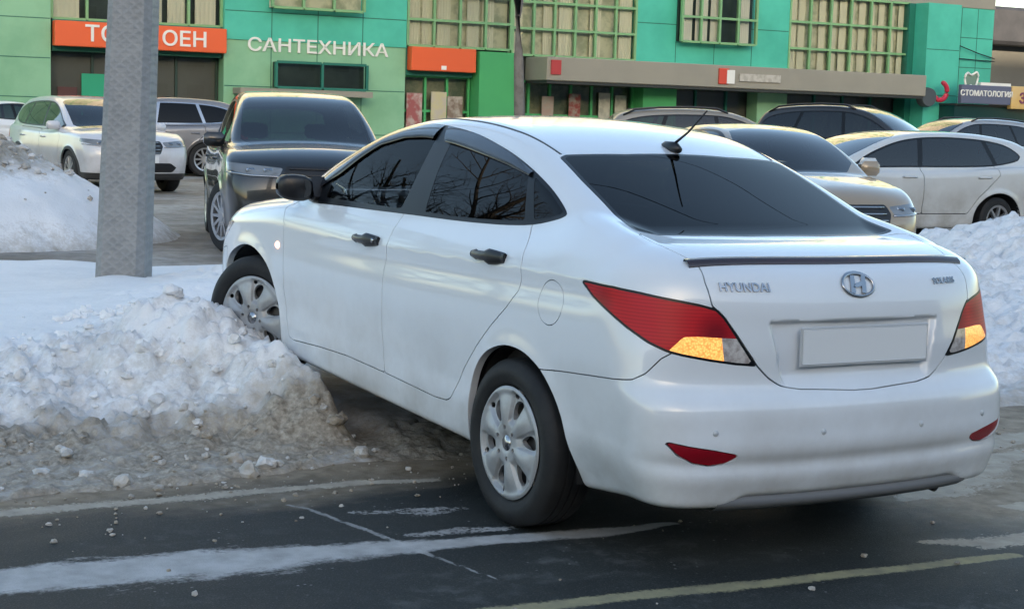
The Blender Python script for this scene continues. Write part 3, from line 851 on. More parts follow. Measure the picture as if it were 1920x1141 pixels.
def hubcap():
    """Six-spoke wheel cover facing +y at y = 0, radius about .2: real openings with turned-in edges."""
    nr, na = 30, 180
    rr = np.linspace(.004, .2005, nr)
    V = [];F = []
    for r in rr:
        for k in range(na):
            t = 2 * math.pi * k / na
            spoke = math.cos(6 * t)
            dome = .020 * (1 - (r / .2) ** 2) + .010 * math.exp(-((r - .19) / .012) ** 2)
            crown = .010 * max(0, spoke) * math.exp(-((r - .12) / .05) ** 2)
            dome -= .013 * float(sstep(-.05, -.45, spoke)) * float(sstep(.072, .088, r)) * float(sstep(.190, .180, r))
            hub = -.010 * math.exp(-((r - .0) / .032) ** 4)
            V.append((r * math.cos(t), dome + crown + hub, r * math.sin(t)))
    for i in range(nr - 1):
        for k in range(na): F.append((i * na + k, (i + 1) * na + k, (i + 1) * na + (k + 1) % na, i * na + (k + 1) % na))
    F = [f[::-1] for f in F]
    V = np.array(V); N = np.zeros_like(V)
    for f in F:
        n = np.cross(V[f[1]] - V[f[0]], V[f[2]] - V[f[0]])
        for i in f: N[i] += n
    N = unit(N)
    if N[:, 1].mean() < 0: N = -N; F = [f[::-1] for f in F]
    m = Msh(V, N, F)
    for k in range(6):
        a = math.pi / 6 + k * math.pi / 3
        P = np.stack([m.V[:, 0] * math.cos(a) + m.V[:, 2] * math.sin(a), -m.V[:, 0] * math.sin(a) + m.V[:, 2] * math.cos(a)], 1)
        o = smooth_poly([(.090, -.004), (.102, .012), (.132, .024), (.158, .026), (.166, .010), (.160, -.010), (.146, -.022), (.124, -.022), (.100, -.014)], 3)
        _, m = split(m, sd_poly(P, o))
        for rr_, aa, hr in ((.172, -.155, .0105),):
            d = np.hypot(P[:, 0] - P[:, 0], 0) if False else np.hypot(m.V[:, 0] - rr_ * math.cos(a + aa), m.V[:, 2] - rr_ * math.sin(a + aa)) - hr
            _, m = split(m, d)
        b = k * math.pi / 3
        d = np.hypot(m.V[:, 0] - .056 * math.cos(b), m.V[:, 2] - .056 * math.sin(b)) - .0085
        _, m = split(m, d)
    return with_rim(m, .022)
HUB = hubcap()

def wheel_parts(R, hw, rim_r):
    t = MB()
    t.lathe_y([(rim_r - .012, -hw * .85), (rim_r + .01, -hw * .98), (rim_r + .05, -hw * 1.02), (R - .035, -hw * .98), (R - .010, -hw * .86), (R - .001, -hw * .70), (R, -hw * .36), (R - .006, -hw * .34), (R - .006, -hw * .30), (R, -hw * .28),
               (R, -hw * .03), (R - .006, -hw * .02), (R - .006, hw * .02), (R, hw * .03), (R, hw * .28), (R - .006, hw * .30), (R - .006, hw * .34), (R, hw * .36), (R - .001, hw * .70), (R - .010, hw * .86), (R - .030, hw * .97), (rim_r + .055, hw * 1.03), (rim_r + .035, hw * 1.035), (rim_r + .03, hw * 1.015), (rim_r + .012, hw * .98), (rim_r - .004, hw * .86), (rim_r - .02, hw * .5)], seg=72)
    b = MB()
    b.lathe_y([(0, .0), (.05, .0), (.06, -.004), (.12, -.012), (.16, -.03), (rim_r - .012, -.02), (rim_r - .004, .02)], (0, hw * .55, 0), 40)
    c = MB()
    c.lathe_y([(0, .008), (.028, .006), (.030, .0)], (0, hw * .86 + .012, 0), 24)
    return t, b, c, hw
def tag_wheel(W, parent, loc, rz, mt_t, mt_r, spin):
    t, b, c, hw = W
    e = bpy.data.objects.new('wheel', None); COL.objects.link(e); e.parent = parent; e.location = loc; e.rotation_euler = (0, 0, rz)
    to = auto_smooth(t.build('tyre', mt_t, e), 40)
    cs, sn = math.cos(spin), math.sin(spin)
    R = np.array([[cs, 0, -sn], [0, 1, 0], [sn, 0, cs]])
    m = Msh((HUB.V * np.array([1.045, 1, 1.045])) @ R.T + np.array([0, hw * .88, 0]), HUB.N @ R.T, HUB.F)
    put(m, 'wheel_cover', mt_r, e)
    b.build('wheel_disc', mat('steel_wheel', (.075, .078, .085), .45), e, True)
    c.build('centre_cap', M_CHROME, e, True)
    return e
build_sedan()
# ---------------------------------------------------------------- the parked cars behind
class GenBody:
    """A boxier implicit body driven by a side profile; sx, sy, sz stretch it."""
    def __init__(s, roof, belt, rear, front, wg, wb, box, tumble=.32, gx=(-.9, 2.6), arches=((0, .35, .39), (2.67, .35, .39)), zb=.24, zbelt=1.0, wrap=.10):
        s.roof, s.belt, s.rear, s.front, s.wg, s.wb = (Spl(q) for q in (roof, belt, rear, front, wg, wb))
        s.box = box; s.tumble = tumble; s.gx = gx; s.arches = arches; s.zb = zb; s.zbelt = zbelt; s.wrap = wrap
        s.sec = Spl([(.10,.09),(.2,.05),(.3,.03),(.42,.022),(.5,.016),(.62,.0),(.8,.0),(.92,.012),(1.05,.028),(1.3,.08)])
    def side(s, x, z):
        o = s.sec(z)
        for (ax, az, ar) in s.arches:
            d = np.hypot(x - ax, z - az); o = o - .018 * np.exp(-((d - ar) / .05) ** 2) * sstep(.12, .4, z)
        return s.wb(x) - o
    def F(s, X):
        x, y, z = X[..., 0], X[..., 1], X[..., 2]; ay = np.abs(y); y2 = ay * ay
        a = ay - s.side(x, z)
        t = (z - (s.belt(x) + .04 * (1 - y2 / .5) * sstep(2.0, 2.5, x))) * .95
        b = (s.rear(z) + s.wrap * y2 + .16 * y2 * y2 - x) * .97
        f = (x - (s.front(z) - .12 * y2 - .25 * y2 * y2)) * .92
        low = smax(smax(smax(a, t, .09), smax(b, f, .05), .12), s.zb - z, .04)
        k = np.maximum(z - s.zbelt + .02, 0) - .02
        g = (ay - (s.wg(x) - s.tumble * k - .15 * k * k)) * .94
        T = s.roof(x + .09 * y2 * np.clip((x - 1.0) / .6, -.6, 1.0)) - .07 * y2
        dz = np.abs(s.roof(x + .05) - s.roof(x - .05)) * 10
        gh = smax(g, (z - T) / np.sqrt(1 + dz * dz), .08)
        gh = smax(gh, np.maximum(.6 - z, np.maximum(s.gx[0] - x, x - s.gx[1])), .03)
        return smin(low, gh, .04)

SUV = GenBody(
    roof=[(3.0,.86),(2.6,1.02),(2.3,1.16),(2.0,1.33),(1.7,1.49),(1.4,1.60),(1.1,1.65),(.7,1.675),(.2,1.67),(-.3,1.64),(-.62,1.58),(-.80,1.44),(-.92,1.20),(-1.02,.95),(-1.1,.7)],
    belt=[(3.75,.60),(3.64,.84),(3.52,.97),(3.3,1.03),(2.9,1.065),(2.4,1.09),(1.5,1.06),(.5,1.07),(-.9,1.10),(-1.1,1.08)],
    rear=[(.1,-.78),(.25,-.90),(.4,-.96),(.6,-.97),(.8,-.95),(1.0,-.93),(1.2,-.90)],
    front=[(.1,3.42),(.25,3.53),(.4,3.60),(.6,3.62),(.8,3.58),(.95,3.46),(1.1,3.2)],
    wg=[(2.8,.70),(2.2,.80),(1.5,.835),(.5,.835),(-.4,.80),(-1.0,.74)],
    wb=[(3.8,.78),(3.4,.86),(2.7,.915),(1.5,.905),(.0,.915),(-.6,.89),(-1.1,.85)],
    box=((-1.15, -.06, .12), (3.85, 1.02, 1.80)), gx=(-1.05, 2.75), zbelt=1.04)
SUV_DLO = [(2.12,1.10),(1.2,1.10),(.3,1.11),(-.35,1.14),(-.68,1.24),(-.70,1.34),(-.55,1.45),(-.2,1.525),(.3,1.56),(.9,1.565),(1.25,1.53),(1.6,1.42),(1.95,1.23)]
SUV_WS = [(2.62,-.3),(2.58,.25),(2.42,.55),(2.22,.68),(1.85,.645),(1.45,.60),(1.36,.5),(1.32,.2),(1.31,-.3)]
SUV_RW = [(-.72,-.3),(-.74,.35),(-.78,.52),(-.90,.60),(-.97,.60),(-.99,-.3)]
HATCH = GenBody(
    roof=[(2.8,.78),(2.45,.93),(2.15,1.09),(1.85,1.24),(1.5,1.385),(1.15,1.465),(.7,1.495),(.2,1.49),(-.2,1.45),(-.5,1.385),(-.68,1.27),(-.80,1.08),(-.88,.9),(-.95,.7)],
    belt=[(3.45,.55),(3.35,.70),(3.2,.80),(2.9,.89),(2.4,.97),(1.5,.96),(.5,.98),(-.8,1.02),(-1.0,1.0)],
    rear=[(.1,-.66),(.25,-.78),(.45,-.84),(.65,-.85),(.85,-.82),(1.0,-.80),(1.2,-.78)],
    front=[(.1,3.2),(.25,3.30),(.45,3.38),(.6,3.37),(.8,3.24),(1.0,3.0)],
    wg=[(2.7,.64),(2.1,.73),(1.4,.765),(.5,.765),(-.3,.73),(-.9,.68)],
    wb=[(3.5,.70),(3.1,.79),(2.5,.845),(1.4,.845),(.0,.85),(-.5,.83),(-.95,.79)],
    box=((-1.0, -.06, .12), (3.6, .95, 1.62)), gx=(-.9, 2.6), arches=((0, .32, .36), (2.58, .32, .36)), zb=.2, zbelt=.94)
HATCH_DLO = [(2.03,1.0),(1.3,1.01),(.5,1.02),(.0,1.04),(-.36,1.10),(-.46,1.16),(-.44,1.22),(-.25,1.33),(.1,1.395),(.6,1.42),(1.05,1.40),(1.4,1.33),(1.75,1.19),(1.95,1.07)]
HATCH_WS = [(2.48,-.3),(2.44,.25),(2.30,.5),(2.10,.60),(1.75,.57),(1.35,.52),(1.24,.42),(1.18,.15),(1.17,-.3)]
HATCH_RW = [(-.58,-.3),(-.60,.35),(-.66,.47),(-.78,.52),(-.83,.50),(-.845,-.3)]
SED_DLO = [(float(a), float(b)) for a, b in DLO[::3]]
SED_WS = [(2.42,-.3),(2.41,.2),(2.33,.45),(2.12,.62),(1.70,.56),(1.48,.49),(1.42,.2),(1.41,-.3)]
SED_RW = [(.222,-.3),(.228,.25),(.245,.538),(-.099,.564),(-.395,.62),(-.468,.58),(-.559,.263),(-.571,-.3)]
KINDS = {'suv': (SUV, SUV_DLO, SUV_WS, SUV_RW, .37, 2.67), 'hatch': (HATCH, HATCH_DLO, HATCH_WS, HATCH_RW, .31, 2.58), 'sedan': (B, SED_DLO, SED_WS, SED_RW, .31, 2.57)}

def car_wheel(R, hw, spokes, mt, parent, loc, flip, steer=0.0, cover=None):
    e = bpy.data.objects.new('wheel', None); COL.objects.link(e); e.parent = parent; e.location = loc
    e.rotation_euler = (0, 0, (math.pi if flip else 0) + steer)
    t = MB(); r = R * .66
    t.lathe_y([(r - .03, -hw), (r + .02, -hw * 1.02), (R - .03, -hw), (R, -hw * .7), (R, hw * .7), (R - .03, hw), (r + .02, hw * 1.03), (r - .004, hw * .95), (r - .03, hw * .4)], seg=36)
    auto_smooth(t.build('tyre', M_RUBBER, e), 40)
    m = MB(); m.lathe_y([(r - .03, hw * .55), (r - .028, hw * .9), (r + .004, hw * 1.0), (r + .004, hw * .8)], seg=36)
    for k in range(spokes):
        a = 2 * math.pi * k / spokes
        T = Matrix.Rotation(-a, 4, 'Y')
        w0, w1 = .030, .018
        V = [(0, hw * .55, -w0), (0, hw * .55, w0), (r - .01, hw * .62, w1), (r - .01, hw * .62, -w1), (0, hw * .92, -w0 * .7), (0, hw * .92, w0 * .7), (r - .01, hw * .95, w1 * .7), (r - .01, hw * .95, -w1 * .7)]
        m.add([tuple(T @ Vector(v)) for v in V], [(0, 1, 2, 3), (7, 6, 5, 4), (0, 4, 5, 1), (1, 5, 6, 2), (2, 6, 7, 3), (3, 7, 4, 0)])
    m.lathe_y([(0, hw * .96), (.05, hw * .96), (.06, hw * .8)], seg=16)
    auto_smooth(m.build('rim', mt, e), 40)
    d = MB(); d.lathe_y([(0, hw * .30), (r - .02, hw * .30)], seg=24); d.build('brake_disc', M_DARK, e)
    return e

def parked_car(name, kind, loc, yaw, mt, label, cat='car', sc=(1, 1, 1), res=.036, rails=False, clad=True, grille=1, wheel_mt=None, spokes=10, steer=0, pitch=0.0, chrome_line=False, tint=None, group='cars parked in front of the green building'):
    body, dlo, ws, rw, R, wb = KINDS[kind]
    root = empty(name, loc, yaw, label, cat, group)
    root.rotation_euler = (0, pitch, yaw); root.scale = sc
    ar = body.arches
    m = surface_nets(body, res); _, m = split(m, m.V[:, 1]); m.V[np.abs(m.V[:, 1]) < 1e-5, 1] = 0
    for (ax, az, arr) in ar:
        _, m = split(m, np.maximum(np.hypot(m.V[:, 0] - ax, np.maximum(m.V[:, 2] - az, 0)) - arr, .45 - m.V[:, 1]))
    D, m = split(m, np.maximum(sd_poly(side(m.V), smooth_poly(dlo, 3)), .3 - m.V[:, 1]))
    zmin = 1.0 if kind != 'hatch' else .93
    S, m = split(m, np.maximum(sd_poly(topv(m.V), ws), zmin - m.V[:, 2]))
    W, m = split(m, np.maximum(sd_poly(topv(m.V), rw), zmin + .04 - m.V[:, 2]))
    ft = float(body.front(np.array(.7)))
    # headlight, grille, lower intake, tail lamp cut from the skin itself
    hz = .86 if kind == 'suv' else .70
    hp = [(.36, hz + .035), (.52, hz + .05), (.95, hz + .085), (.95, hz + .035), (.72, hz - .035), (.40, hz - .04)]
    H, m = split(m, np.maximum(sd_poly(m.V[:, [1, 2]], hp), ft - .50 - m.V[:, 0]))
    gp = [(-.5, hz + .05), (.33, hz + .055), (.36, hz - .03), (.30, hz - .17), (-.5, hz - .20)]
    G, m = split(m, np.maximum(sd_poly(m.V[:, [1, 2]], gp), ft - .5 - m.V[:, 0]))
    ip = [(-.5, hz - .32), (.48, hz - .32), (.60, hz - .40), (.52, hz - .48), (-.5, hz - .48)]
    I_, m = split(m, np.maximum(sd_poly(m.V[:, [1, 2]], ip), ft - .6 - m.V[:, 0]))
    rb = float(body.rear(np.array(.8)))
    tp = [(.50, 1.0), (.95, 1.02), (.95, .80), (.58, .78)] if kind != 'hatch' else [(.50, .92), (.95, .94), (.95, .72), (.58, .72)]
    Tl, m = split(m, np.maximum(sd_poly(m.V[:, [1, 2]], tp), m.V[:, 0] - rb - .32))
    if clad:
        dd = np.minimum(m.V[:, 2] - .36, np.minimum(*[np.hypot(m.V[:, 0] - ax, m.V[:, 2] - az) - arr - .055 for ax, az, arr in ar]))
        C_, m = split(m, np.where(np.abs(m.V[:, 1]) > .2, dd, m.V[:, 2] - .36))
        if C_.F: put(both(C_), 'lower_cladding', mat('grey_cladding', (.035, .036, .038), .6), root)
    # door shut lines
    bd, md, fr = .30 if kind != 'suv' else .34, 1.10, 2.06
    fdp = [(fr + .12, .94), (fr + .02, .55), (fr - .03, .40), (md, .40), (md, 1.06), (fr, 1.06)]
    rdp = [(md, .40), (md, 1.06), (.0, 1.08), (-.02, .92), (.30, .62), (.44, .40)]
    fdr, m = cut(m, np.maximum(sd_poly(side(m.V), fdp), .4 - m.V[:, 1]), .005)
    rdr, m = cut(m, np.maximum(sd_poly(side(m.V), rdp), .4 - m.V[:, 1]), .005)
    put(both(with_rim(m, .03)), 'body', mt, root)
    put_lr(fdr, 'front_door', mt, root, .02); put_lr(rdr, 'rear_door', mt, root, .02)
    # glass
    dz = sd_poly(side(D.V), smooth_poly(dlo, 3)) + .022
    gl, fr_ = split(D, dz)
    for xb in (1.08, -.02):
        c = np.abs(gl.V[:, 0] - xb - (gl.V[:, 2] - 1.1) * (-.22 if xb > 1 else .35)) - .035
        p, gl = split(gl, c); fr_ = join(fr_, p)
    put_lr(fr_, 'window_surround', M_CHROME if chrome_line else M_GLOSSBLACK, root)
    put_lr(gl, 'side_window', tint or M_GLASS_CAR, root)
    put(both(S), 'windscreen', M_GLASS_CAR, root)
    if W.F: put(both(W), 'rear_window', M_GLASS_CAR, root)
    put_lr(H, 'headlight', M_HEAD, root); put(both(G), 'grille', M_GRILLE, root); put(both(I_), 'lower_intake', M_BLACK, root)
    put_lr(Tl, 'tail_lamp', M_RED, root)
    bars = MB()
    for k in range(4):
        z = hz + .03 - k * .06
        n = 9; ys = np.linspace(-.30, .30, n)
        X = np.stack([np.full(n, ft), ys, np.full(n, z)], -1)
        for _ in range(12): X[:, 0] -= body.F(X) / .92
        bars.tube([(x + .006, y, z) for x, y in zip(X[:, 0], ys)], .010, 6)
    bars.build('grille_bars', M_CHROME if grille == 1 else M_BLACK, root, True)
    for s_ in (1, -1):
        st = MB(); n = 10; t = np.linspace(0, 1, n)
        py = .38 + .50 * t; pz = hz - .048 + .012 * t + .05 * np.maximum(t - .6, 0)
        X = np.stack([np.full(n, ft), s_ * py, pz], -1)
        for _ in range(14): X[:, 0] -= np.clip(body.F(X) / .6, -.2, .2)
        st.tube([(x + .004, y, z) for x, y, z in X], .011, 6); st.build('headlight_strip', M_CHROME, root, True)
        for ly in (.50, .66):
            X = np.array([[ft, s_ * ly, hz + .005]])
            for _ in range(14): X[:, 0] -= np.clip(body.F(X) / .8, -.2, .2)
            lb = MB(); lb.box((X[0][0] - .03, s_ * ly - .05, hz - .018), (X[0][0] + .004, s_ * ly + .05, hz + .030), .012); lb.build('headlight_reflector', M_CHROME, root)
        q = MB(); z0 = 1.06 if kind == 'suv' else .98
        q.box((1.88, s_ * .93 - .11, z0), (2.02, s_ * .93 + .11, z0 + .15), .035); q.box((1.93, s_ * .80 - .08, z0 + .02), (1.99, s_ * .80 + .08, z0 + .06), .01)
        auto_smooth(q.build('door_mirror', mt, root), 40)
        for hx in (1.30, .22):
            yv = float(body.side(np.array(hx), np.array(.93)))
            h = MB(); h.box((hx - .10, s_ * yv - .03, .905 if kind == 'suv' else .875), (hx + .10, s_ * yv + .03, .935 if kind == 'suv' else .90), .012)
            h.build('door_handle', mt, root, True)
        if rails:
            ra = MB(); zz = 1.66
            xs = [1.2, 1.0, .5, 0, -.4, -.6]
            P = []
            for i, x in enumerate(xs):
                X = np.array([[x, s_ * .58, 1.6]])
                for _ in range(10): X[:, 2] -= body.F(X)
                P.append((x, s_ * .58, X[0][2] + (.0 if i in (0, 5) else .055)))
            ra.tube(P, .018, 8)
            ra.build('roof_rail', M_BLACK, root, True)
        for (ax, az, arr) in ar:
            n = 20; pts = [(ax + (arr + .0) * math.cos(t), az + arr * math.sin(t)) for t in np.linspace(0, math.pi, n)]
            V = [(x, s_ * .84, z) for x, z in pts] + [(x, s_ * .45, z) for x, z in pts]
            mesh_obj('arch_liner', V, [(i, i + 1, i + 1 + n, i + n) for i in range(n - 1)] + [tuple(range(n, 2 * n))], M_DARK, root)
            cw_ = car_wheel(R, .11, spokes, wheel_mt or M_RIM, root, (ax, s_ * (.80 if kind == 'suv' else .745), R), s_ < 0, steer if ax > 1 else 0)
            cw_.scale = (1 / sc[0], 1, 1)
    c = MB(); c.box((-.7, -.7, .28), (3.0, .7, .34)); c.box((1.75, -.66, .75), (2.2, .66, 1.0), .06)
    for s_ in (1, -1):
        for xx in (.75, -.05):
            T = Matrix.Translation((xx, s_ * .37, .5)) @ Matrix.Rotation(-.3, 4, 'Y')
            c.box((-.07, -.24, 0), (.07, .24, .62), .05, T); c.box((-.04, -.12, .66), (.05, .12, .84), .04, T)
    c.build('cabin', M_CLOTH, root)
    pl = MB(); X = np.array([[ft + .0, 0, hz - .26]])
    for _ in range(12): X[:, 0] -= body.F(X) / .92
    pl.box((X[0][0] - .01, -.26, hz - .32), (X[0][0] + .012, .26, hz - .205), .003); pl.build('number_plate', mat('white_plate', (.66, .69, .71), .4), root)
    return root
M_GLASS_CAR = glass_mat('car_glass', (.20, .25, .27), 1.5)
M_HEAD = mat('headlight_lens', (.20, .22, .24), .06, coat=1, noise=(5, .7, (.12, .13, .14), 1))
M_GRILLE = mat('grille_black', (.012, .012, .013), .4)
M_RIM = mat('alloy_rim', (.46, .47, .49), .3, metal=.8)
P_BLACK = paint('black_paint', (.006, .007, .008), (.06, .055, .05), .22)
P_SILVERWHITE = paint('pearl_white_paint', (.60, .62, .67), (.27, .25, .23), 1.0, z0=.1, z1=1.0)
P_DIRTYWHITE = paint('dirty_white_paint', (.58, .60, .60), (.24, .21, .17), 1.15, z0=.1, z1=.95)
P_GREY = paint('grey_paint', (.22, .22, .235), (.22, .20, .18), .7, metal=.3)
P_BEIGE = paint('beige_paint', (.32, .245, .16), (.24, .195, .145), .9, metal=.1)
P_SAND = paint('sand_paint', (.30, .265, .215), (.24, .20, .16), .9, metal=.25)
P_DARK = paint('dark_brown_paint', (.016, .015, .014), (.12, .10, .08), .6)
P_SILVER = paint('silver_paint', (.42, .43, .44), (.24, .22, .2), .8, metal=.4)
M_BLACKRIM = mat('black_alloy', (.09, .095, .105), .25, metal=.7)

parked_car('black_crossover', 'suv', (13.40, -3.92, 0), math.radians(163), P_BLACK, 'black crossover facing the road behind the white sedan, with dark windscreen and many-spoked wheels', sc=(1, 1.05, 1.035), steer=math.radians(20), res=.028, spokes=12, wheel_mt=M_RIM, clad=False, grille=0)
parked_car('white_crossover', 'suv', (25.9, -4.72, 0), math.radians(183), P_SILVERWHITE, 'white crossover with a chrome barred grille, half hidden by the lamp post', sc=(1.08, 1.06, 1.0), res=.036)
parked_car('grey_crossover', 'suv', (30.0, -8.75, 0), math.radians(82), P_GREY, 'grey crossover with a bright window outline, seen from the side beyond the lamp post', chrome_line=True, sc=(1, 1, 1.04), res=.04, tint=M_GLASS_DARK)
parked_car('white_saloon', 'sedan', (35.0, -4.7, 0), math.radians(-92), M_WHITE, 'white saloon at the far left edge behind the snow pile', res=.04, sc=(1, 1, 1.06))
parked_car('beige_saloon', 'sedan', (9.74, -7.6, 0), math.radians(168), P_BEIGE, 'beige saloon with a big pale windscreen, nose just behind the white sedan boot', res=.03, sc=(1, 1, 1.03))
parked_car('beige_off_roader', 'suv', (17.95, -12.75, 0), math.radians(241), P_SAND, 'tall beige off-roader in profile behind the beige saloon', rails=True, sc=(1, 1, 1.055), res=.036)
parked_car('dark_off_roader', 'suv', (20.2, -18.3, 0), math.radians(203), P_DARK, 'dark off-roader with roof rails parked below the grey canopy', rails=True, sc=(1.05, 1.02, 1.17), res=.036, clad=False)
parked_car('white_hatchback', 'hatch', (11.27, -13.18, 0), math.radians(88), P_DIRTYWHITE, 'dirty white hatchback at the right edge with dark windows, seen from its side', res=.03, clad=False, spokes=7, sc=(1.24, 1.0, 1.0))
parked_car('silver_crossover', 'suv', (21.05, -24.6, 0), math.radians(84), P_SILVER, 'silver crossover showing only its roof above the white hatchback', rails=True, sc=(1, 1, 1.08), res=.04)
# ---------------------------------------------------------------- road, car park and snow
def attr_mat(name, build):
    m = bpy.data.materials.new(name); m.use_nodes = True
    nt = m.node_tree; b = nt.nodes['Principled BSDF']; build(nt, b); MATS[name] = m
    return m
def N_(nt, t, **kw):
    n = nt.nodes.new(t)
    for k, v in kw.items():
        if isinstance(k, str) and k.startswith('i'): n.inputs[int(k[1:])].default_value = v
        else: setattr(n, k, v)
    return n
def noise_(nt, co, scale, detail=6, rough=.6):
    n = N_(nt, 'ShaderNodeTexNoise'); n.inputs['Scale'].default_value = scale; n.inputs['Detail'].default_value = detail; n.inputs['Roughness'].default_value = rough
    nt.links.new(co, n.inputs['Vector']); return n.outputs[0]
def maprange(nt, a, lo, hi, o0=0., o1=1.):
    r = N_(nt, 'ShaderNodeMapRange'); r.inputs[1].default_value = lo; r.inputs[2].default_value = hi; r.inputs[3].default_value = o0; r.inputs[4].default_value = o1
    nt.links.new(a, r.inputs[0]); return r.outputs[0]
def math_(nt, op, a, b=None, clamp=False):
    n = N_(nt, 'ShaderNodeMath', operation=op, use_clamp=clamp)
    for i, v in enumerate((a, b)):
        if v is None: continue
        if isinstance(v, (int, float)): n.inputs[i].default_value = v
        else: nt.links.new(v, n.inputs[i])
    return n.outputs[0]
def mix_(nt, f, a, b):
    n = N_(nt, 'ShaderNodeMix', data_type='RGBA')
    if isinstance(f, (int, float)): n.inputs[0].default_value = f
    else: nt.links.new(f, n.inputs[0])
    for i, v in ((6, a), (7, b)):
        if isinstance(v, tuple): n.inputs[i].default_value = (*v, 1)
        else: nt.links.new(v, n.inputs[i])
    return n.outputs[2]

def asphalt_nodes(nt, b):
    b.inputs['Specular IOR Level'].default_value = .25
    co = N_(nt, 'ShaderNodeTexCoord').outputs['Object']
    sep = N_(nt, 'ShaderNodeSeparateXYZ'); nt.links.new(co, sep.inputs[0])
    mp = N_(nt, 'ShaderNodeMapping'); mp.inputs['Scale'].default_value = (1.0, .35, 1); nt.links.new(co, mp.inputs[0])
    n1 = noise_(nt, mp.outputs[0], 1.6, 8); n2 = noise_(nt, co, 9, 6); n3 = noise_(nt, co, 160, 3)
    ag = N_(nt, 'ShaderNodeTexVoronoi'); ag.inputs['Scale'].default_value = 75; nt.links.new(co, ag.inputs['Vector'])
    base = mix_(nt, maprange(nt, n1, .35, .7), (.009, .012, .0125), (.033, .038, .037))
    base = mix_(nt, maprange(nt, n3, .45, .75, 0, .5), base, (.070, .075, .073))
    base = mix_(nt, math_(nt, 'MULTIPLY', maprange(nt, ag.outputs['Distance'], .30, .12), .55), base, (.085, .088, .084))
    # brown slush carried in from the kerb (x > .5) and from the right (y < -1.2)
    e = math_(nt, 'ADD', sep.outputs[0], math_(nt, 'MULTIPLY', math_(nt, 'SUBTRACT', n1, .5), 1.6))
    k1 = maprange(nt, e, .55, 1.05)
    e2 = math_(nt, 'ADD', math_(nt, 'MULTIPLY', sep.outputs[1], -1.0), math_(nt, 'MULTIPLY', math_(nt, 'SUBTRACT', n1, .5), 1.4))
    k2 = maprange(nt, e2, .60, 1.05)
    e3 = maprange(nt, math_(nt, 'ADD', sep.outputs[0], math_(nt, 'MULTIPLY', n1, .5)), -1.7, -1.0)
    k = math_(nt, 'MAXIMUM', k1, math_(nt, 'MULTIPLY', k2, e3))
    slush = mix_(nt, maprange(nt, n2, .35, .7), (.185, .145, .098), (.36, .30, .225))
    col = mix_(nt, math_(nt, 'MULTIPLY', k, .92), base, slush)
    # thin dried salt film in streaks
    st = math_(nt, 'MULTIPLY', maprange(nt, n1, .5, .72), maprange(nt, n2, .5, .75))
    col = mix_(nt, math_(nt, 'MULTIPLY', st, .7), col, (.22, .225, .225))
    vo = N_(nt, 'ShaderNodeTexVoronoi'); vo.inputs['Scale'].default_value = 26; nt.links.new(co, vo.inputs['Vector'])
    sp = math_(nt, 'MULTIPLY', maprange(nt, vo.outputs['Distance'], .16, .06), maprange(nt, noise_(nt, co, 3.1, 4), .52, .66))
    col = mix_(nt, math_(nt, 'MULTIPLY', sp, .8), col, (.34, .35, .36))
    rough = maprange(nt, n1, .3, .7, .5, .85); isl = None
    n4 = noise_(nt, mp.outputs[0], 8, 8, .7); n5 = noise_(nt, co, 70, 4)
    for nm, c0, c1, amp in (('film', (.40, .405, .405), (.26, .26, .26), 2.8), ('cream', (.46, .42, .35), (.30, .27, .225), 2.2), ('yellow', (.36, .33, .19), (.22, .205, .14), 1.2), ('salt', (.34, .35, .35), (.20, .205, .205), 1.6), ('ice', (.50, .505, .505), (.34, .34, .335), 1.7)):
        e = N_(nt, 'ShaderNodeAttribute', attribute_name=nm).outputs['Fac']
        q = math_(nt, 'ADD', e, math_(nt, 'ADD', math_(nt, 'MULTIPLY', math_(nt, 'SUBTRACT', n4, .5), amp), math_(nt, 'MULTIPLY', math_(nt, 'SUBTRACT', n5, .5), amp * (.3 if nm == 'ice' else .8))))
        kk = maprange(nt, q, .05, .40)
        # no attribute on the plain road sheet reads 0 there: keep the marks off it
        kk = math_(nt, 'MULTIPLY', kk, maprange(nt, math_(nt, 'ABSOLUTE', e), .0, .002))
        col = mix_(nt, math_(nt, 'MULTIPLY', kk, .93), col, mix_(nt, maprange(nt, n2, .35, .7), c0, c1))
        rough = math_(nt, 'MAXIMUM', rough, math_(nt, 'MULTIPLY', kk, .8))
    nt.links.new(col, b.inputs['Base Color'])
    nt.links.new(rough, b.inputs['Roughness'])
    bp = N_(nt, 'ShaderNodeBump'); bp.inputs['Strength'].default_value = .5; bp.inputs['Distance'].default_value = .006
    nt.links.new(math_(nt, 'ADD', n3, math_(nt, 'MULTIPLY', n2, .8)), bp.inputs['Height']); nt.links.new(bp.outputs[0], b.inputs['Normal'])
M_ASPHALT = attr_mat('wet_asphalt', asphalt_nodes)
def lot_nodes(nt, b):
    co = N_(nt, 'ShaderNodeTexCoord').outputs['Object']
    n1 = noise_(nt, co, .6, 8); n2 = noise_(nt, co, 5, 6); n3 = noise_(nt, co, 30, 4)
    col = mix_(nt, maprange(nt, n1, .38, .62), (.20, .17, .135), (.40, .38, .35))
    col = mix_(nt, maprange(nt, n2, .45, .75, 0, .7), col, (.11, .095, .08))
    nt.links.new(col, b.inputs['Base Color']); b.inputs['Roughness'].default_value = .8
    bp = N_(nt, 'ShaderNodeBump'); bp.inputs['Strength'].default_value = .6; bp.inputs['Distance'].default_value = .03
    nt.links.new(math_(nt, 'ADD', n2, n3), bp.inputs['Height']); nt.links.new(bp.outputs[0], b.inputs['Normal'])
M_LOT = attr_mat('packed_dirty_snow', lot_nodes)
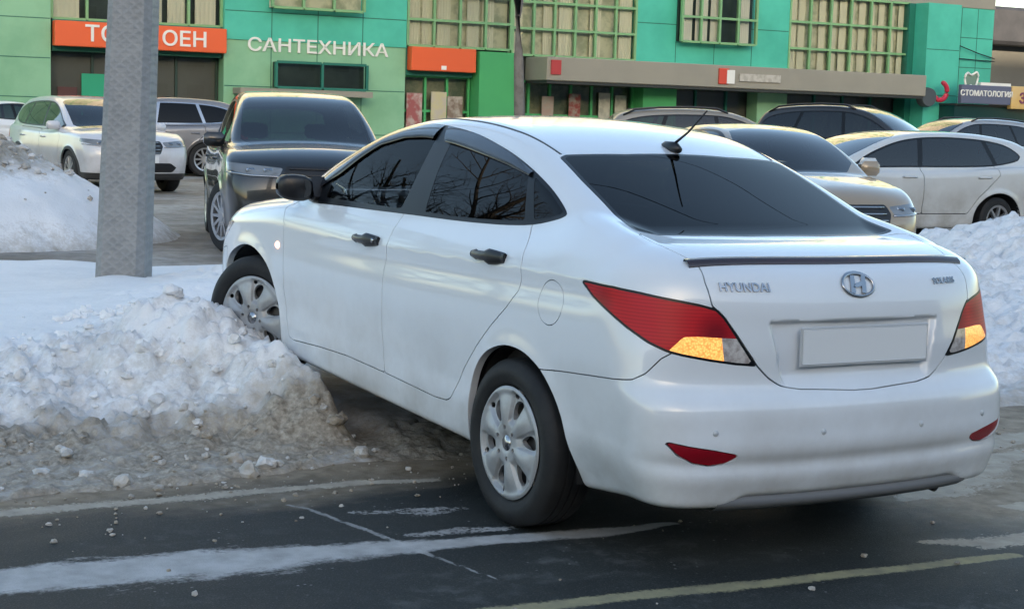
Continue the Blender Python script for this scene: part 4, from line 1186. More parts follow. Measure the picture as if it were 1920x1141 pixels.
def snow_nodes(nt, b):
    co = N_(nt, 'ShaderNodeTexCoord').outputs['Object']
    at = N_(nt, 'ShaderNodeAttribute', attribute_name='dirt'); d = at.outputs['Fac']
    n1 = noise_(nt, co, 7, 8, .65); n2 = noise_(nt, co, 38, 6, .6); n3 = noise_(nt, co, 2.2, 5)
    clean = mix_(nt, maprange(nt, n3, .4, .65), (.80, .81, .82), (.73, .745, .76))
    e = math_(nt, 'ADD', d, math_(nt, 'MULTIPLY', math_(nt, 'SUBTRACT', math_(nt, 'ADD', math_(nt, 'MULTIPLY', n1, .6), math_(nt, 'MULTIPLY', n2, .4)), .5), 2.6))
    k = maprange(nt, e, .20, 1.15)
    brown = mix_(nt, maprange(nt, n2, .35, .7), (.175, .146, .108), (.46, .415, .345))
    col = mix_(nt, k, clean, brown)
    nt.links.new(col, b.inputs['Base Color']); b.inputs['Roughness'].default_value = .7
    b.inputs['Subsurface Weight'].default_value = 0.0
    bp = N_(nt, 'ShaderNodeBump'); bp.inputs['Strength'].default_value = .55; bp.inputs['Distance'].default_value = .018
    nt.links.new(math_(nt, 'ADD', math_(nt, 'MULTIPLY', n1, 1.2), math_(nt, 'MULTIPLY', n2, .6)), bp.inputs['Height']); nt.links.new(bp.outputs[0], b.inputs['Normal'])
M_SNOW = attr_mat('snow', snow_nodes)

def sheet(name, x0, x1, y0, y1, z, m, n=1):
    mb = MB(); mb.add([(x0, y0, z), (x1, y0, z), (x1, y1, z), (x0, y1, z)], [(0, 1, 2, 3)])
    return tag(mb.build(name, m), kind='structure')
sheet('road', -400, 900, -600, 600, 0, M_ASPHALT)
sheet('parking_lot', 8.6, 70, -70, 40, .004, M_LOT)

def gauss(x, y, cx, cy, r, ry=None):
    return np.exp(-((x - cx) / r) ** 2 - ((y - cy) / (ry or r)) ** 2)
def bank_height(x, y):
    """Ploughed roadside snow: height and dirt."""
    w = .10 * (fbm(x * .9, y * .9, 3, 3) - .5) + .16 * (fbm(x * 2.3, y * 2.3, 9, 3) - .5)
    xx = x + w * 2.0
    yl = np.clip(y, .7, 3.4)
    x0 = 1.36 + .30 * (yl - .90); x1 = x0 + .32 + .08 * (yl - .9)
    hl = .050 * sstep(.98, 1.15, xx) + .05 * sstep(x0, x1, xx) + .235 * sstep(x1 - .15, x1 + .95 + .15 * yl, xx)
    hl = hl - .17 * sstep(4.4, 7.5, x)
    hl = hl + .235 * gauss(x, y, 2.74, 1.16, .42, .33) + .05 * gauss(x, y, 2.05, 1.02, .42, .26) + .15 * gauss(x, y, 3.7, .62, .7, .36) + .10 * gauss(x, y, 5.0, .2, .8, .4)
    hl = hl + .05 * gauss(x, y, 1.75, .98, .25, .2) + .17 * np.exp(-((y - .87) / .15) ** 2) * sstep(1.35, 1.75, x) * sstep(2.45, 1.95, x) + .05 * gauss(x, y, 2.42, .99, .30, .17)
    hl = hl + .07 * gauss(x, y, 7.0, .16, .34, .30)
    # right of the car
    hr = .08 * sstep(.7, 1.3, xx) + .30 * sstep(1.0, 2.6, xx) + .46 * gauss(x, y, 3.9, -6.4, 1.2, 1.0) + .12 * gauss(x, y, 5.9, -8.4, 1.2) + .05 * gauss(x, y, 3.2, -4.2, 1.1, .9)
    hr = hr - .30 * sstep(6.2, 8.6, x)
    t = sstep(.1, -.9, y)
    h = hl * (1 - t) + hr * t
    # clods thrown about on the faces and heaps
    rough = np.clip(sstep(x0 - .1, x0 + .35, x) * (1 - sstep(x1 + .9, x1 + 1.7, x)) + 1.1 * gauss(x, y, 2.9, .98, .8, .40) + .6 * gauss(x, y, 4.4, .5, 1.0, .45), 0, 1.1) * (1 - t) \
        + t * np.clip(sstep(.9, 1.6, x) * (1 - sstep(6.5, 8.5, x)), 0, 1) * 1.05
    b1 = fbm(x * 3.1, y * 3.1, 21, 3, True); b2 = fbm(x * 8.5, y * 8.5, 5, 3, True); b3 = fbm(x * 21, y * 21, 8, 2, True)
    h = h + rough * (.10 * (b1 - .33) + .10 * (b2 - .35) + .055 * (b3 - .36)) + .018 * (fbm(x * 2.0, y * 2.0, 31, 3) - .5) + .006 * (fbm(x * 14, y * 14, 77, 2) - .5)
    # pressed flat under the car and in its tracks
    car = sstep(.82, .70, np.abs(y)) * sstep(5.0, 3.9, x)
    cap = .09 + .030 * (x - 1.0) - .05 * sstep(.5, .62, np.abs(y)) * (x < 2.6)
    h = np.where(h > cap, h + (cap - h) * car, h)
    mud = sstep(.95, 1.2, x) * sstep(x0 + .1, x0 - .1, x) * (1 - t)
    h = h + mud * (.035 * (b2 - .4) + .03 * (b3 - .4))
    h = h - .05 * sstep(1.15, .95, x) - .03
    h = h * sstep(9.9, 9.3, x + .25 * (fbm(x, y, 12, 2) - .5) * 2) - .04 * sstep(9.3, 9.9, x)
    dirt = (1.15 * sstep(x1 + .22, x1 - .30, xx) + .42 * rough) * (1 - t) + t * (.95 * sstep(1.75, .9, xx) + .22 * rough)
    dirt = dirt - .30 * sstep(.25, .45, h) * (1 - t) + .25 * car
    dirt = dirt + .9 * sstep(8.9, 9.6, x) - .35 * (1 - np.clip(rough, 0, 1)) * sstep(x1 + .5, x1 + 1.2, x)
    return h, dirt
def axis(*seg):
    out = []
    for a, b, s in seg: out += list(np.arange(a, b - 1e-9, s))
    return np.array(out + [seg[-1][1]])
def heightfield(name, xs, ys, fn, m):
    X, Y = np.meshgrid(xs, ys, indexing='ij'); Z, Dt = fn(X, Y)
    V = np.stack([X, Y, Z], -1).reshape(-1, 3); nx, ny = X.shape
    i = np.arange(nx * ny).reshape(nx, ny)
    Q = np.stack([i[:-1, :-1], i[1:, :-1], i[1:, 1:], i[:-1, 1:]], -1).reshape(-1, 4)
    keep = (V[Q][:, :, 2].max(1) > -.02)
    Q = Q[keep]
    me = bpy.data.meshes.new(name); me.from_pydata(V.tolist(), [], Q.tolist()); me.update()
    me.polygons.foreach_set('use_smooth', [True] * len(me.polygons))
    a = me.attributes.new('dirt', 'FLOAT', 'POINT'); a.data.foreach_set('value', Dt.reshape(-1).astype(np.float32))
    me.materials.append(m)
    return link(bpy.data.objects.new(name, me))
tag(heightfield('snow_bank', axis((.85, 3.9, .020), (3.9, 6.6, .035), (6.6, 10.0, .07)), axis((-11, -4.0, .05), (-4.0, -.8, .04), (-.8, 3.1, .020), (3.1, 7.0, .06)), bank_height, M_SNOW), kind='structure')
def pile_height(x, y):
    dx, dy = x - 13.9, y - 1.0
    r = np.hypot(dx / 2.7, dy / 3.6) + .10 * (fbm(x * .8, y * .8, 41, 3) - .5)
    h = 1.62 * np.clip(1 - r ** 1.5, -.1, 1)
    k = sstep(.5, 1.1, h)
    h = h + (.06 + .14 * k) * (fbm(x * 2.6, y * 2.6, 43, 4, True) - .4) + (.03 + .05 * k) * (fbm(x * 7, y * 7, 47, 3, True) - .4)
    d = .30 + 1.05 * sstep(.45, 1.0, h) + .6 * sstep(.2, 0, h) - .5 * sstep(.2, .5, h) * sstep(1.0, .6, h)
    return h, d * .85
tag(heightfield('snow_pile', axis((10.8, 17, .06)), axis((-2.6, 5.5, .06)), pile_height, M_SNOW), kind='structure')

def clods(name, pts, m, seed):
    rnd = np.random.RandomState(seed)
    g = (1 + 5 ** .5) / 2
    iv = unit(np.array([(-1, g, 0), (1, g, 0), (-1, -g, 0), (1, -g, 0), (0, -1, g), (0, 1, g), (0, -1, -g), (0, 1, -g), (g, 0, -1), (g, 0, 1), (-g, 0, -1), (-g, 0, 1)], float))
    fi = [(0,11,5),(0,5,1),(0,1,7),(0,7,10),(0,10,11),(1,5,9),(5,11,4),(11,10,2),(10,7,6),(7,1,8),(3,9,4),(3,4,2),(3,2,6),(3,6,8),(3,8,9),(4,9,5),(2,4,11),(6,2,10),(8,6,7),(9,8,1)]
    # one subdivision
    V0 = [tuple(v) for v in iv]; cache = {}; f2 = []
    def mid(a, b):
        k = (min(a, b), max(a, b))
        if k not in cache:
            v = np.array(V0[a]) + np.array(V0[b]); V0.append(tuple(v / np.linalg.norm(v))); cache[k] = len(V0) - 1
        return cache[k]
    for a, b, c in fi:
        ab, bc, ca = mid(a, b), mid(b, c), mid(c, a); f2 += [(a, ab, ca), (b, bc, ab), (c, ca, bc), (ab, bc, ca)]
    S = np.array(V0); mb = MB(); dirt = []
    for (x, y, z, r, d) in pts:
        k = .72 + .5 * rnd.rand(len(S)); sc = np.array([1, .75 + .5 * rnd.rand(), .55 + .4 * rnd.rand()])
        a = rnd.rand() * 6.28; ca, sa = math.cos(a), math.sin(a)
        P = S * k[:, None] * r * sc
        P = np.stack([P[:, 0] * ca - P[:, 1] * sa, P[:, 0] * sa + P[:, 1] * ca, P[:, 2]], 1) + np.array([x, y, z])
        mb.add(P.tolist(), f2); dirt += [d] * len(S)
    o = mb.build(name, m)
    at = o.data.attributes.new('dirt', 'FLOAT', 'POINT'); at.data.foreach_set('value', np.array(dirt, np.float32))
    return tag(o, kind='stuff')
rnd = np.random.RandomState(5)
pts = []
while len(pts) < 900:
    if rnd.rand() < .8:
        x = rnd.uniform(1.0, 4.2); y = rnd.uniform(.72, 4.2)
    else:
        x = rnd.uniform(1.0, 5.5); y = rnd.uniform(-8, -.9)
    h, d = bank_height(np.array([x]), np.array([y])); x1 = 1.68 + .38 * (min(max(y, .9), 3.4) - .9)
    if y > 0 and (x > x1 + 1.5 and rnd.rand() > .12 and not (x < 4.2 and y < 1.5)): continue
    if h[0] < -.03: continue
    r = .009 + .038 * rnd.rand() ** 3.2
    pts.append((x, y, max(h[0], 0) + r * .2, r, float(d[0]) * .8 + rnd.uniform(-.35, .3)))
clods('snow_clods', pts, M_SNOW, 3)
pts = []
while len(pts) < 620:
    x = rnd.uniform(11.2, 14.5); y = rnd.uniform(-2, 3.5); h, d = pile_height(np.array([x]), np.array([y]))
    if h[0] < .25 or rnd.rand() > .04 + sstep(.55, 1.1, h[0]): continue
    r = .012 + .06 * rnd.rand() ** 3
    pts.append((x, y, h[0] + r * .25, r, .35 + .9 * rnd.rand()))
clods('dirt_clods', pts, M_SNOW, 9)

# remains of ice, worn lines and salt: attributes of a finely divided sheet of the same asphalt
MARKS = {'film': [], 'ice': [], 'yellow': [], 'cream': [], 'salt': []}
def streak(kind, path): MARKS[kind].append(np.array(path, float))
streak('ice', [(.30,4.6,.20),(.06,2.66,.205),(-.07,1.78,.185),(-.085,1.35,.10),(-.10,1.15,.09),(-.17,.85,.085),(-.22,.5,.05),(-.25,.25,.02)])
streak('film', [(.06,1.22,.025),(.04,1.0,.045),(.0,.80,.03)])
streak('film', [(.42,1.25,.03),(.33,1.0,.06),(.33,.82,.02)])
streak('cream', [(-.30,-.90,.06),(-.22,-1.15,.20),(-.10,-1.5,.18),(.0,-1.8,.06)])
streak('cream', [(-.12,-1.25,.04),(.06,-1.6,.10),(.12,-2.2,.12),(.1,-3,.05)])
streak('cream', [(-.84,-.46,.03),(-.96,-.62,.09),(-.98,-.9,.08),(-.95,-1.3,.03)])
streak('cream', [(1.0,3.4,.06),(.93,2.4,.07),(.90,1.7,.06),(.86,1.1,.05),(.78,.75,.03)])
streak('cream', [(.20,-1.25,.08),(.34,-1.7,.16),(.42,-2.3,.14),(.4,-3,.08)])
streak('cream', [(-.62,-1.15,.03),(-.66,-1.5,.09),(-.64,-2.0,.07)])
streak('yellow', [(-.62,3.2,.052),(-.88,1.42,.052),(-.93,1.0,.050),(-1.0,.4,.048),(-1.09,-.35,.045),(-1.12,-.62,.035)])
streak('salt', [(.62,1.45,.010),(.53,1.40,.013),(.1,1.32,.017),(-.2,1.28,.014),(-.42,1.24,.010),(-.62,1.20,.006)])
def road_sheet():
    xs = np.arange(-3.2, 1.7, .018); ys = np.arange(-4.2, 4.6, .022)
    X, Y = np.meshgrid(xs, ys, indexing='ij'); P = np.stack([X.ravel(), Y.ravel()], 1)
    wob = P + .05 * np.stack([fbm(P[:, 0] * 2.2, P[:, 1] * 1.1, 61, 4) - .5, fbm(P[:, 0] * 2.2, P[:, 1] * 1.1, 67, 4) - .5], 1) * 2
    Z = .004 + .003 * fbm(X * 1.5, Y * 1.5, 71, 3)
    i = np.arange(X.size).reshape(X.shape)
    Q = np.stack([i[:-1, :-1], i[1:, :-1], i[1:, 1:], i[:-1, 1:]], -1).reshape(-1, 4)
    me = bpy.data.meshes.new('road_surface'); me.from_pydata(np.column_stack([P, Z.ravel()]).tolist(), [], Q.tolist()); me.update()
    me.polygons.foreach_set('use_smooth', [True] * len(me.polygons))
    for k, paths in MARKS.items():
        best = np.full(len(P), -3.0)
        W_ = P + (wob - P) * (.25 if k in ('yellow', 'salt') else 1.6)
        for p in paths:
            for a, b in zip(p[:-1], p[1:]):
                e = b[:2] - a[:2]; w = W_ - a[:2]; t = np.clip((w @ e) / (e @ e), 0, 1)
                d = np.hypot(*(w - t[:, None] * e).T); hw = a[2] + (b[2] - a[2]) * t
                best = np.maximum(best, 1 - d / np.maximum(hw, .004))
        at = me.attributes.new(k, 'FLOAT', 'POINT'); at.data.foreach_set('value', np.clip(best, -3, .35 if k == 'film' else 1).astype(np.float32))
    me.materials.append(M_ASPHALT)
    return tag(link(bpy.data.objects.new('road_surface', me)), kind='structure')
road_sheet()

# grit and crumbs scattered over the road
pts = []
rnd = np.random.RandomState(17)
while len(pts) < 620:
    x = rnd.uniform(-1.9, 1.25); y = rnd.uniform(-2.6, 3.2)
    if rnd.rand() > .02 + .9 * sstep(.3, 1.1, x) and rnd.rand() > .16 * sstep(-.9, -1.5, y) + .004: continue
    r = .0025 + .011 * rnd.rand() ** 3
    pts.append((x, y, .006 + r * .3, r, rnd.uniform(.75, 1.6)))
clods('road_grit', pts, M_SNOW, 23)
# ---------------------------------------------------------------- the green building and its signs
FM = Matrix(((-.0747619, .99720141, 0, 37.70), (-.99720141, -.0747619, 0, -7.57), (0, 0, 1, 0), (0, 0, 0, 1)))   # x along the facade, y into it
KS = 1.17
kx = lambda s: s * KS
kh = lambda h: 1.5 + (h - 1.5) * KS
M_LGREEN = mat('pale_green_panel', (.26, .52, .32), .55, noise=(.7, .8, (.195, .43, .255)), bump=(3, .1, .02))
M_GREEN = mat('bright_green_panel', (.065, .40, .135), .5, noise=(.9, .5, (.055, .35, .12)))
M_TEAL = mat('teal_panel', (.075, .52, .385), .5, noise=(.6, .8, (.052, .41, .30)))
M_DTEAL = mat('dark_teal_reveal', (.012, .16, .115), .5)
M_FRAME = mat('green_window_frame', (.21, .42, .20), .5)
M_CURTAIN = mat('cream_curtain', (.66, .66, .50), .85, noise=(2.5, .9, (.36, .40, .28), 3))
M_SHOPDARK = mat('dark_shop_interior', (.010, .022, .018), .3, noise=(1.2, .8, (.03, .05, .04)))
M_ORANGE = mat('orange_sign_panel', (.80, .125, .035), .4)
M_SIGNWHITE = mat('white_sign_letters', (.80, .80, .76), .4)
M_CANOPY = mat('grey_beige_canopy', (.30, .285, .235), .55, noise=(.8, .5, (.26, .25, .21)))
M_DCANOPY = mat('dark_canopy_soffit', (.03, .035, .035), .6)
M_SEAM = mat('panel_seam', (.02, .14, .10), .6)
M_CONC = mat('grey_render', (.13, .135, .125), .8, noise=(.4, .6, (.10, .10, .095)))
M_SHEEN = glass_mat('shop_glass', (.93, .96, .95), .8)

building = empty('green_building', matrix=FM, label='long green panelled shop building with glazed bays behind the parked cars', cat='building')
def fbox(s0, s1, h0, h1, y0, y1, bev=0.0):
    b = MB(); b.box((kx(s0), y0, kh(h0)), (kx(s1), y1, kh(h1)), bev); return b
def seams(s0, s1, h0, h1, ds, dh, y, name, par, m=M_SEAM, w=.012):
    b = MB()
    n = max(1, round((s1 - s0) / ds)); k = max(1, round((h1 - h0) / dh))
    for i in range(1, n):
        x = kx(s0 + (s1 - s0) * i / n); b.box((x - w, y - .004, kh(h0) + .02), (x + w, y + .05, kh(h1) - .02))
    for j in range(1, k):
        z = kh(h0 + (h1 - h0) * j / k); b.box((kx(s0) + .02, y - .006, z - w), (kx(s1) - .02, y + .05, z + w))
    return b.build(name, m, par)
def wall(s0, s1, h0, h1, m, y=0.0, depth=.5, ds=1.2, dh=.9, sm=None, name='wall_panel'):
    w = fbox(s0, s1, h0, h1, y, y + depth).build(name, m, building)
    seams(s0, s1, h0, h1, ds, dh, y, 'panel_joint', w, sm or M_SEAM); return w
def glazing(s0, s1, h0, h1, ds, dh, y=.12, back=M_CURTAIN, frame=M_FRAME, name='window', gl=True):
    w = fbox(s0, s1, h0, h1, y + .30, y + .36).build(name, back, building)
    f = MB(); n = max(1, round((s1 - s0) / ds)); k = max(1, round((h1 - h0) / dh)); t = .035
    for i in range(n + 1):
        x = kx(s0) + (kx(s1) - kx(s0)) * i / n; f.box((x - t, y, kh(h0)), (x + t, y + .12, kh(h1)))
    for j in range(k + 1):
        z = kh(h0) + (kh(h1) - kh(h0)) * j / k
        for i in range(n):
            xa = kx(s0) + (kx(s1) - kx(s0)) * i / n + t; xb = kx(s0) + (kx(s1) - kx(s0)) * (i + 1) / n - t
            f.box((xa, y + .003, z - t), (xb, y + .115, z + t))
    f.build('window_frame', frame, w)
    if gl:
        p = MB(); p.add([(kx(s0), y + .06, kh(h0)), (kx(s1), y + .06, kh(h0)), (kx(s1), y + .06, kh(h1)), (kx(s0), y + .06, kh(h1))], [(0, 1, 2, 3)])
        p.build('window_pane', M_SHEEN, w)
    return w
def curtains(s0, s1, h0, h1, y, n, par, seed=0, m=None):
    """Hanging curtain lengths with folds, some bays left dark."""
    r = random.Random(seed); b = MB(); w = (kx(s1) - kx(s0)) / n
    for i in range(n):
        if r.random() < .22: continue
        x0 = kx(s0) + w * i + .05; x1 = x0 + w * r.uniform(.55, .92); q = 14
        V = []
        for k in range(q + 1):
            x = x0 + (x1 - x0) * k / q; yy = y + .025 * math.sin(k * 2.1 + i)
            V += [(x, yy, kh(h0)), (x, yy, kh(h1))]
        b.add(V, [(2 * k, 2 * k + 2, 2 * k + 3, 2 * k + 1) for k in range(q)])
    return b.build('curtain', m or mat('curtain_cloth', (.74, .74, .60), .9), par, True)
def sign_text(txt, sc_, hc, size, y, name, m, par, wide=1.0, bold=.0):
    tv, tf = text_mesh(txt, size, .02, bold)
    V = np.stack([kx(sc_) + tv[:, 0] * wide, y - tv[:, 2], kh(hc) + tv[:, 1]], 1)
    return mesh_obj(name, V, tf, m, par)

TOP = 5.15
# left wall and first shop bay
wall(-7, -.05, -.1, TOP, M_LGREEN)
wall(-7, -.35, TOP + .003, 6.2, M_CANOPY)
w = glazing(.0, 3.9, 3.42, TOP, .8, .85, back=M_SHOPDARK); curtains(.0, 3.9, 3.42, TOP, .30, 6, w, 2)
fbox(.0, 3.9, 2.70, 3.40, .10, .5).build('lintel', M_DTEAL, building)
w = glazing(.0, 3.9, -.1, 2.69, .98, 1.3, y=.55, back=M_SHOPDARK, frame=mat('dark_frame', (.02, .05, .04), .4))
fbox(.72, 1.30, .2, 2.22, .50, .545).build('door_leaf', mat('green_door', (.02, .36, .20), .4), w)
fbox(.18, .62, .4, 1.9, .50, .545).build('poster', mat('dark_red_poster', (.09, .03, .03), .5), w)
# wall with the plumbing shop lettering
wall(3.93, 8.55, -.1, 3.14, M_LGREEN, ds=1.15, dh=1.0)
wall(3.93, 8.55, 3.145, TOP, M_TEAL, y=-.04, depth=.54, ds=1.15, dh=.7)
w = glazing(5.0, 7.3, 3.93, 5.0, .77, .6, y=-.44, back=M_CURTAIN)
w = glazing(5.12, 7.42, 2.06, 2.66, 1.15, .6, y=-.40, back=M_SHOPDARK, frame=M_DTEAL)
fbox(4.15, 7.45, 1.88, 2.02, -.75, -.01).build('window_ledge', M_CANOPY, building)
sign_text('САНТЕХНИКА', 6.28, 3.03, .50, -.03, 'shop_lettering', M_SIGNWHITE, building, 1.22, .006)
# second shop bay
w = glazing(8.6, 11.45, 3.22, TOP, .71, .62, y=-.02, back=M_CURTAIN); curtains(8.6, 11.45, 3.22, TOP, .20, 7, w, 5)
fbox(8.58, 10.42, 2.48, 3.20, .08, .5).build('lintel', M_DTEAL, building)
w = glazing(8.6, 10.4, -.1, 2.47, .6, .8, y=.25, back=mat('shop_interior', (.10, .14, .09), .8, noise=(1.6, .9, (.30, .30, .20))), frame=M_GREEN)
for s0, h0, c in ((8.68, 1.75, (.35, .10, .10)), (9.35, 1.8, (.55, .50, .30)), (9.8, 1.7, (.22, .16, .12))):
    fbox(s0, s0 + .42, h0 - .9, h0 + .3, .20, .24).build('poster', mat('poster_%d' % int(s0 * 100), c, .5, noise=(4, .8, (.5, .45, .4), 2)), w)
wall(10.45, 11.48, -.1, 3.14, M_GREEN, y=-.35, depth=.9, ds=3, dh=1.6, sm=M_DTEAL, name='column')
# glazed hall over the long canopy
w = glazing(11.5, 15.15, 3.12, TOP, .61, .66, y=-.02, back=M_CURTAIN); curtains(11.5, 15.15, 3.12, TOP, .20, 8, w, 9)
w = glazing(11.5, 15.25, -.1, 2.45, .62, .80, y=.25, back=mat('shop_interior', (.10, .14, .09), .8), frame=M_GREEN)
for s0 in (11.62, 12.5, 13.3, 14.2, 14.7):
    fbox(s0, s0 + .34, 1.2, 2.15 + .1 * math.sin(s0 * 9), .20, .24).build('poster', mat('poster_%d' % int(s0 * 100), ((.4, .3, .25), (.1, .1, .1), (.5, .5, .42), (.28, .06, .05), (.15, .3, .16))[int(s0 * 10) % 5], .5, noise=(5, .8, (.35, .35, .3), 2)), w)
wall(15.28, 16.32, -.1, 2.45, M_GREEN, y=-.35, depth=.9, ds=3, dh=1.6, sm=M_DTEAL, name='column')
wall(15.18, 20.12, 3.10, TOP, M_TEAL, ds=1.25, dh=1.0)
w = glazing(16.4, 18.8, 3.68, 5.0, .6, .8, y=-.40, back=M_SHOPDARK); curtains(16.4, 18.8, 3.68, 5.0, -.17, 5, w, 3, mat('white_blind', (.72, .73, .66), .9))
w = glazing(16.35, 24.4, -.1, 2.45, 1.0, 1.2, y=.4, back=M_SHOPDARK, frame=M_DTEAL)
wall(19.1, 20.1, -.1, 2.45, M_LGREEN, y=-.1, depth=.6, ds=3, dh=1.6, name='column')
w = glazing(20.15, 24.40, 2.95, TOP, .72, .74, y=-.02, back=M_CURTAIN); curtains(20.15, 24.4, 2.95, TOP, .20, 12, w, 12)
wall(24.52, 25.75, -.1, TOP, M_TEAL, y=-.75, depth=1.3, ds=2, dh=1.5, name='column')
fbox(24.30, 24.52, -.1, TOP, -.1, .5).build('reveal', M_DTEAL, building)
wall(25.76, 27.64, -.1, TOP, M_TEAL, y=.05, depth=.6, ds=.55, dh=.85)
# canopy with its fascia
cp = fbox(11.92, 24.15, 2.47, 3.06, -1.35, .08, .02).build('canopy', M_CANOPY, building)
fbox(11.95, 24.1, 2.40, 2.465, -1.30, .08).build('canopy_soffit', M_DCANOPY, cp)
fbox(12.02, 12.30, 2.62, 2.98, -1.40, -1.352).build('canopy_mark', mat('red_mark', (.45, .05, .05), .4), cp)
fbox(17.05, 17.38, 2.56, 2.98, -1.40, -1.352, .02).build('canopy_emblem', mat('red_emblem', (.60, .07, .04), .4), cp)
fbox(17.30, 17.55, 2.58, 2.94, -1.415, -1.402, .004).build('canopy_emblem', M_SIGNWHITE, cp)
fbox(17.72, 19.05, 2.66, 2.86, -1.40, -1.352).build('canopy_name_strip', mat('pale_strip', (.50, .48, .43), .5, noise=(7, .8, (.36, .34, .29), 1)), cp)
# round dark and red bracket at the canopy end
rb = MB(); rb.lathe_y([(.0, -.10), (.30, -.10), (.33, 0), (.33, .2), (0, .2)], (kx(24.33), -1.2, kh(2.45)), 24); rb.build('canopy_end', mat('slate_grey', (.06, .075, .085), .5), cp)
rr = MB(); P = [(kx(24.78) + .30 * math.cos(t), -1.2, kh(2.64) + .30 * math.sin(t)) for t in np.linspace(-2.6, 1.35, 18)]
rr.tube(P, [.05] + [.085] * 16 + [.06], 10); rr.build('red_hook', mat('red_plastic', (.55, .03, .07), .35), cp, True)
# upper storeys, seen only in reflections and by looking up
wall(-7, 27.64, 6.21, 13.5, mat('cream_panel', (.60, .55, .46), .6, noise=(.5, .5, (.52, .49, .42))), y=.0, depth=.6, ds=2.0, dh=1.6)
fbox(-.34, 27.64, TOP + .003, 6.20, .02, .5).build('wall_panel', M_CANOPY, building)
for k in range(3):
    for s0 in np.arange(-5.5, 26, 4.4): glazing(float(s0), float(s0) + 2.6, 7.0 + 2.3 * k, 8.4 + 2.3 * k, .87, .7, y=-.40, back=M_CURTAIN, gl=False)
body_ = fbox(-7, 27.6, -.1, 13.4, .62, 14).build('building_core', M_CONC, building)

# the orange fascias are signs screwed to the front
def sign(name, s0, s1, h0, h1, y0, y1, m, label, cat='sign', group=None):
    e = empty(name, matrix=FM, label=label, cat=cat, group=group)
    fbox(s0, s1, h0, h1, y0, y1, .015).build('sign_panel', m, e); return e
e = sign('shop_sign', .0, 3.93, 2.80, 3.36, -.28, .095, M_ORANGE, 'long orange fascia sign with white letters crossing behind the lamp post')
sign_text('ТО', 1.03, 3.08, .58, -.29, 'sign_lettering', M_SIGNWHITE, e, 1.1, .008); sign_text('ОЕН', 2.93, 3.06, .55, -.29, 'sign_lettering', M_SIGNWHITE, e, 1.1, .008)
e = sign('shop_sign', 8.62, 10.38, 2.60, 3.18, -.28, .075, M_ORANGE, 'short orange fascia sign above a shop door beside the green column')
fbox(9.42, 9.56, 2.64, 2.74, -.295, -.282).build('sign_mark', M_SIGNWHITE, e)
# dental board and yellow board on the low annex
annex = empty('shop_annex', matrix=FM, label='low glazed annex under the dental board at the right end of the green building', cat='building')
fbox(25.12, 33, -.1, 2.25, -1.5, .04).build('annex_glazing', mat('dark_green_glazing', (.010, .045, .045), .12), annex)
fbox(25.10, 33, 2.252, 2.30, -1.6, .04).build('annex_eave', M_DCANOPY, annex)
e = sign('dental_board', 25.14, 27.02, 2.31, 2.84, -1.78, -1.60, mat('slate_blue_board', (.105, .12, .19), .45), 'slate blue dental board with a white tooth outline standing on it')
sign_text('СТОМАТОЛОГИЯ', 26.08, 2.60, .255, -1.79, 'board_lettering', M_SIGNWHITE, e, 1.06, .004)
fbox(25.85, 27.0, 2.842, 2.925, -1.76, -1.62).build('board_cap', M_SIGNWHITE, e)
tp = smooth_poly([(-.33,.62),(-.20,.74),(-.05,.66),(.10,.70),(.26,.78),(.36,.62),(.30,.36),(.20,.12),(.12,-.06),(.06,-.02),(.02,.22),(-.05,.22),(-.10,-.04),(-.17,-.10),(-.26,.14),(-.34,.42)], 3)
b = MB(); b.tube([(kx(25.52) + .82 * x, -1.72, kh(2.66) + .82 * z) for x, z in tp] + [(kx(25.52) + .82 * tp[0][0], -1.72, kh(2.66) + .82 * tp[0][1])], .035, 8, False); b.build('tooth_outline', M_SIGNWHITE, e, True)
b = MB(); b.prism([(kx(25.52) + .80 * x, kh(2.66) + .80 * z) for x, z in tp], -1.70, -1.66); b.build('tooth_backing', mat('tooth_grey_green', (.16, .25, .20), .5), e)
e = sign('pet_shop_board', 27.03, 31.5, 2.20, 2.86, -1.80, -1.60, mat('yellow_board', (.62, .40, .12), .45, noise=(1.5, .6, (.66, .50, .26), 2)), 'yellow board with purple lettering beside the dental board')
sign_text('ЗОО', 27.75, 2.50, .48, -1.81, 'board_lettering', mat('purple_letters', (.20, .05, .11), .4), e, 1.0, .012)
# far grey building past the corner
gb = empty('grey_building', matrix=FM, label='grey building with a dark overhanging roof past the end of the green one', cat='building')
b = MB(); b.box((36.2, 14, 0), (70, 34, 5.5)); b.build('wall', M_CONC, gb)
b = MB(); b.box((34.9, 12.6, 5.51), (71, 35, 7.2), .15); b.build('roof', mat('dark_roof', (.028, .030, .036), .6, noise=(1.5, .5, (.05, .052, .06))), gb)
for x0 in (37.2, 40.0, 42.8):
    b = MB(); b.box((x0, 13.9, 1.6), (x0 + 1.3, 13.99, 4.7)); wq = b.build('window', M_SHOPDARK, gb)
    b = MB()
    for xa in (x0, x0 + .62, x0 + 1.24): b.box((xa, 13.85, 1.6), (xa + .06, 13.897, 4.7))
    b.build('window_frame', mat('pale_frame', (.34, .36, .32), .5), wq)
# cables along the teal corner
def cable(name, P, label, r=.018):
    b = MB(); b.tube([FM @ Vector(p) for p in P], r, 6)
    return tag(b.build(name, mat('black_cable', (.008, .012, .012), .6), None, True), label, 'cable')
cable('sagging_cable', [(kx(25.77), -.02, kh(4.1)), (kx(26.3), -.06, kh(4.02)), (kx(27.0), -.08, kh(3.83)), (kx(27.7), -.02, kh(3.70))], 'thin black cable sagging across the teal corner wall')
cable('straight_cable', [(kx(25.77), -.02, kh(3.66)), (kx(27.7), -.02, kh(3.62))], 'straight black cable running level below the sagging one on the teal wall')

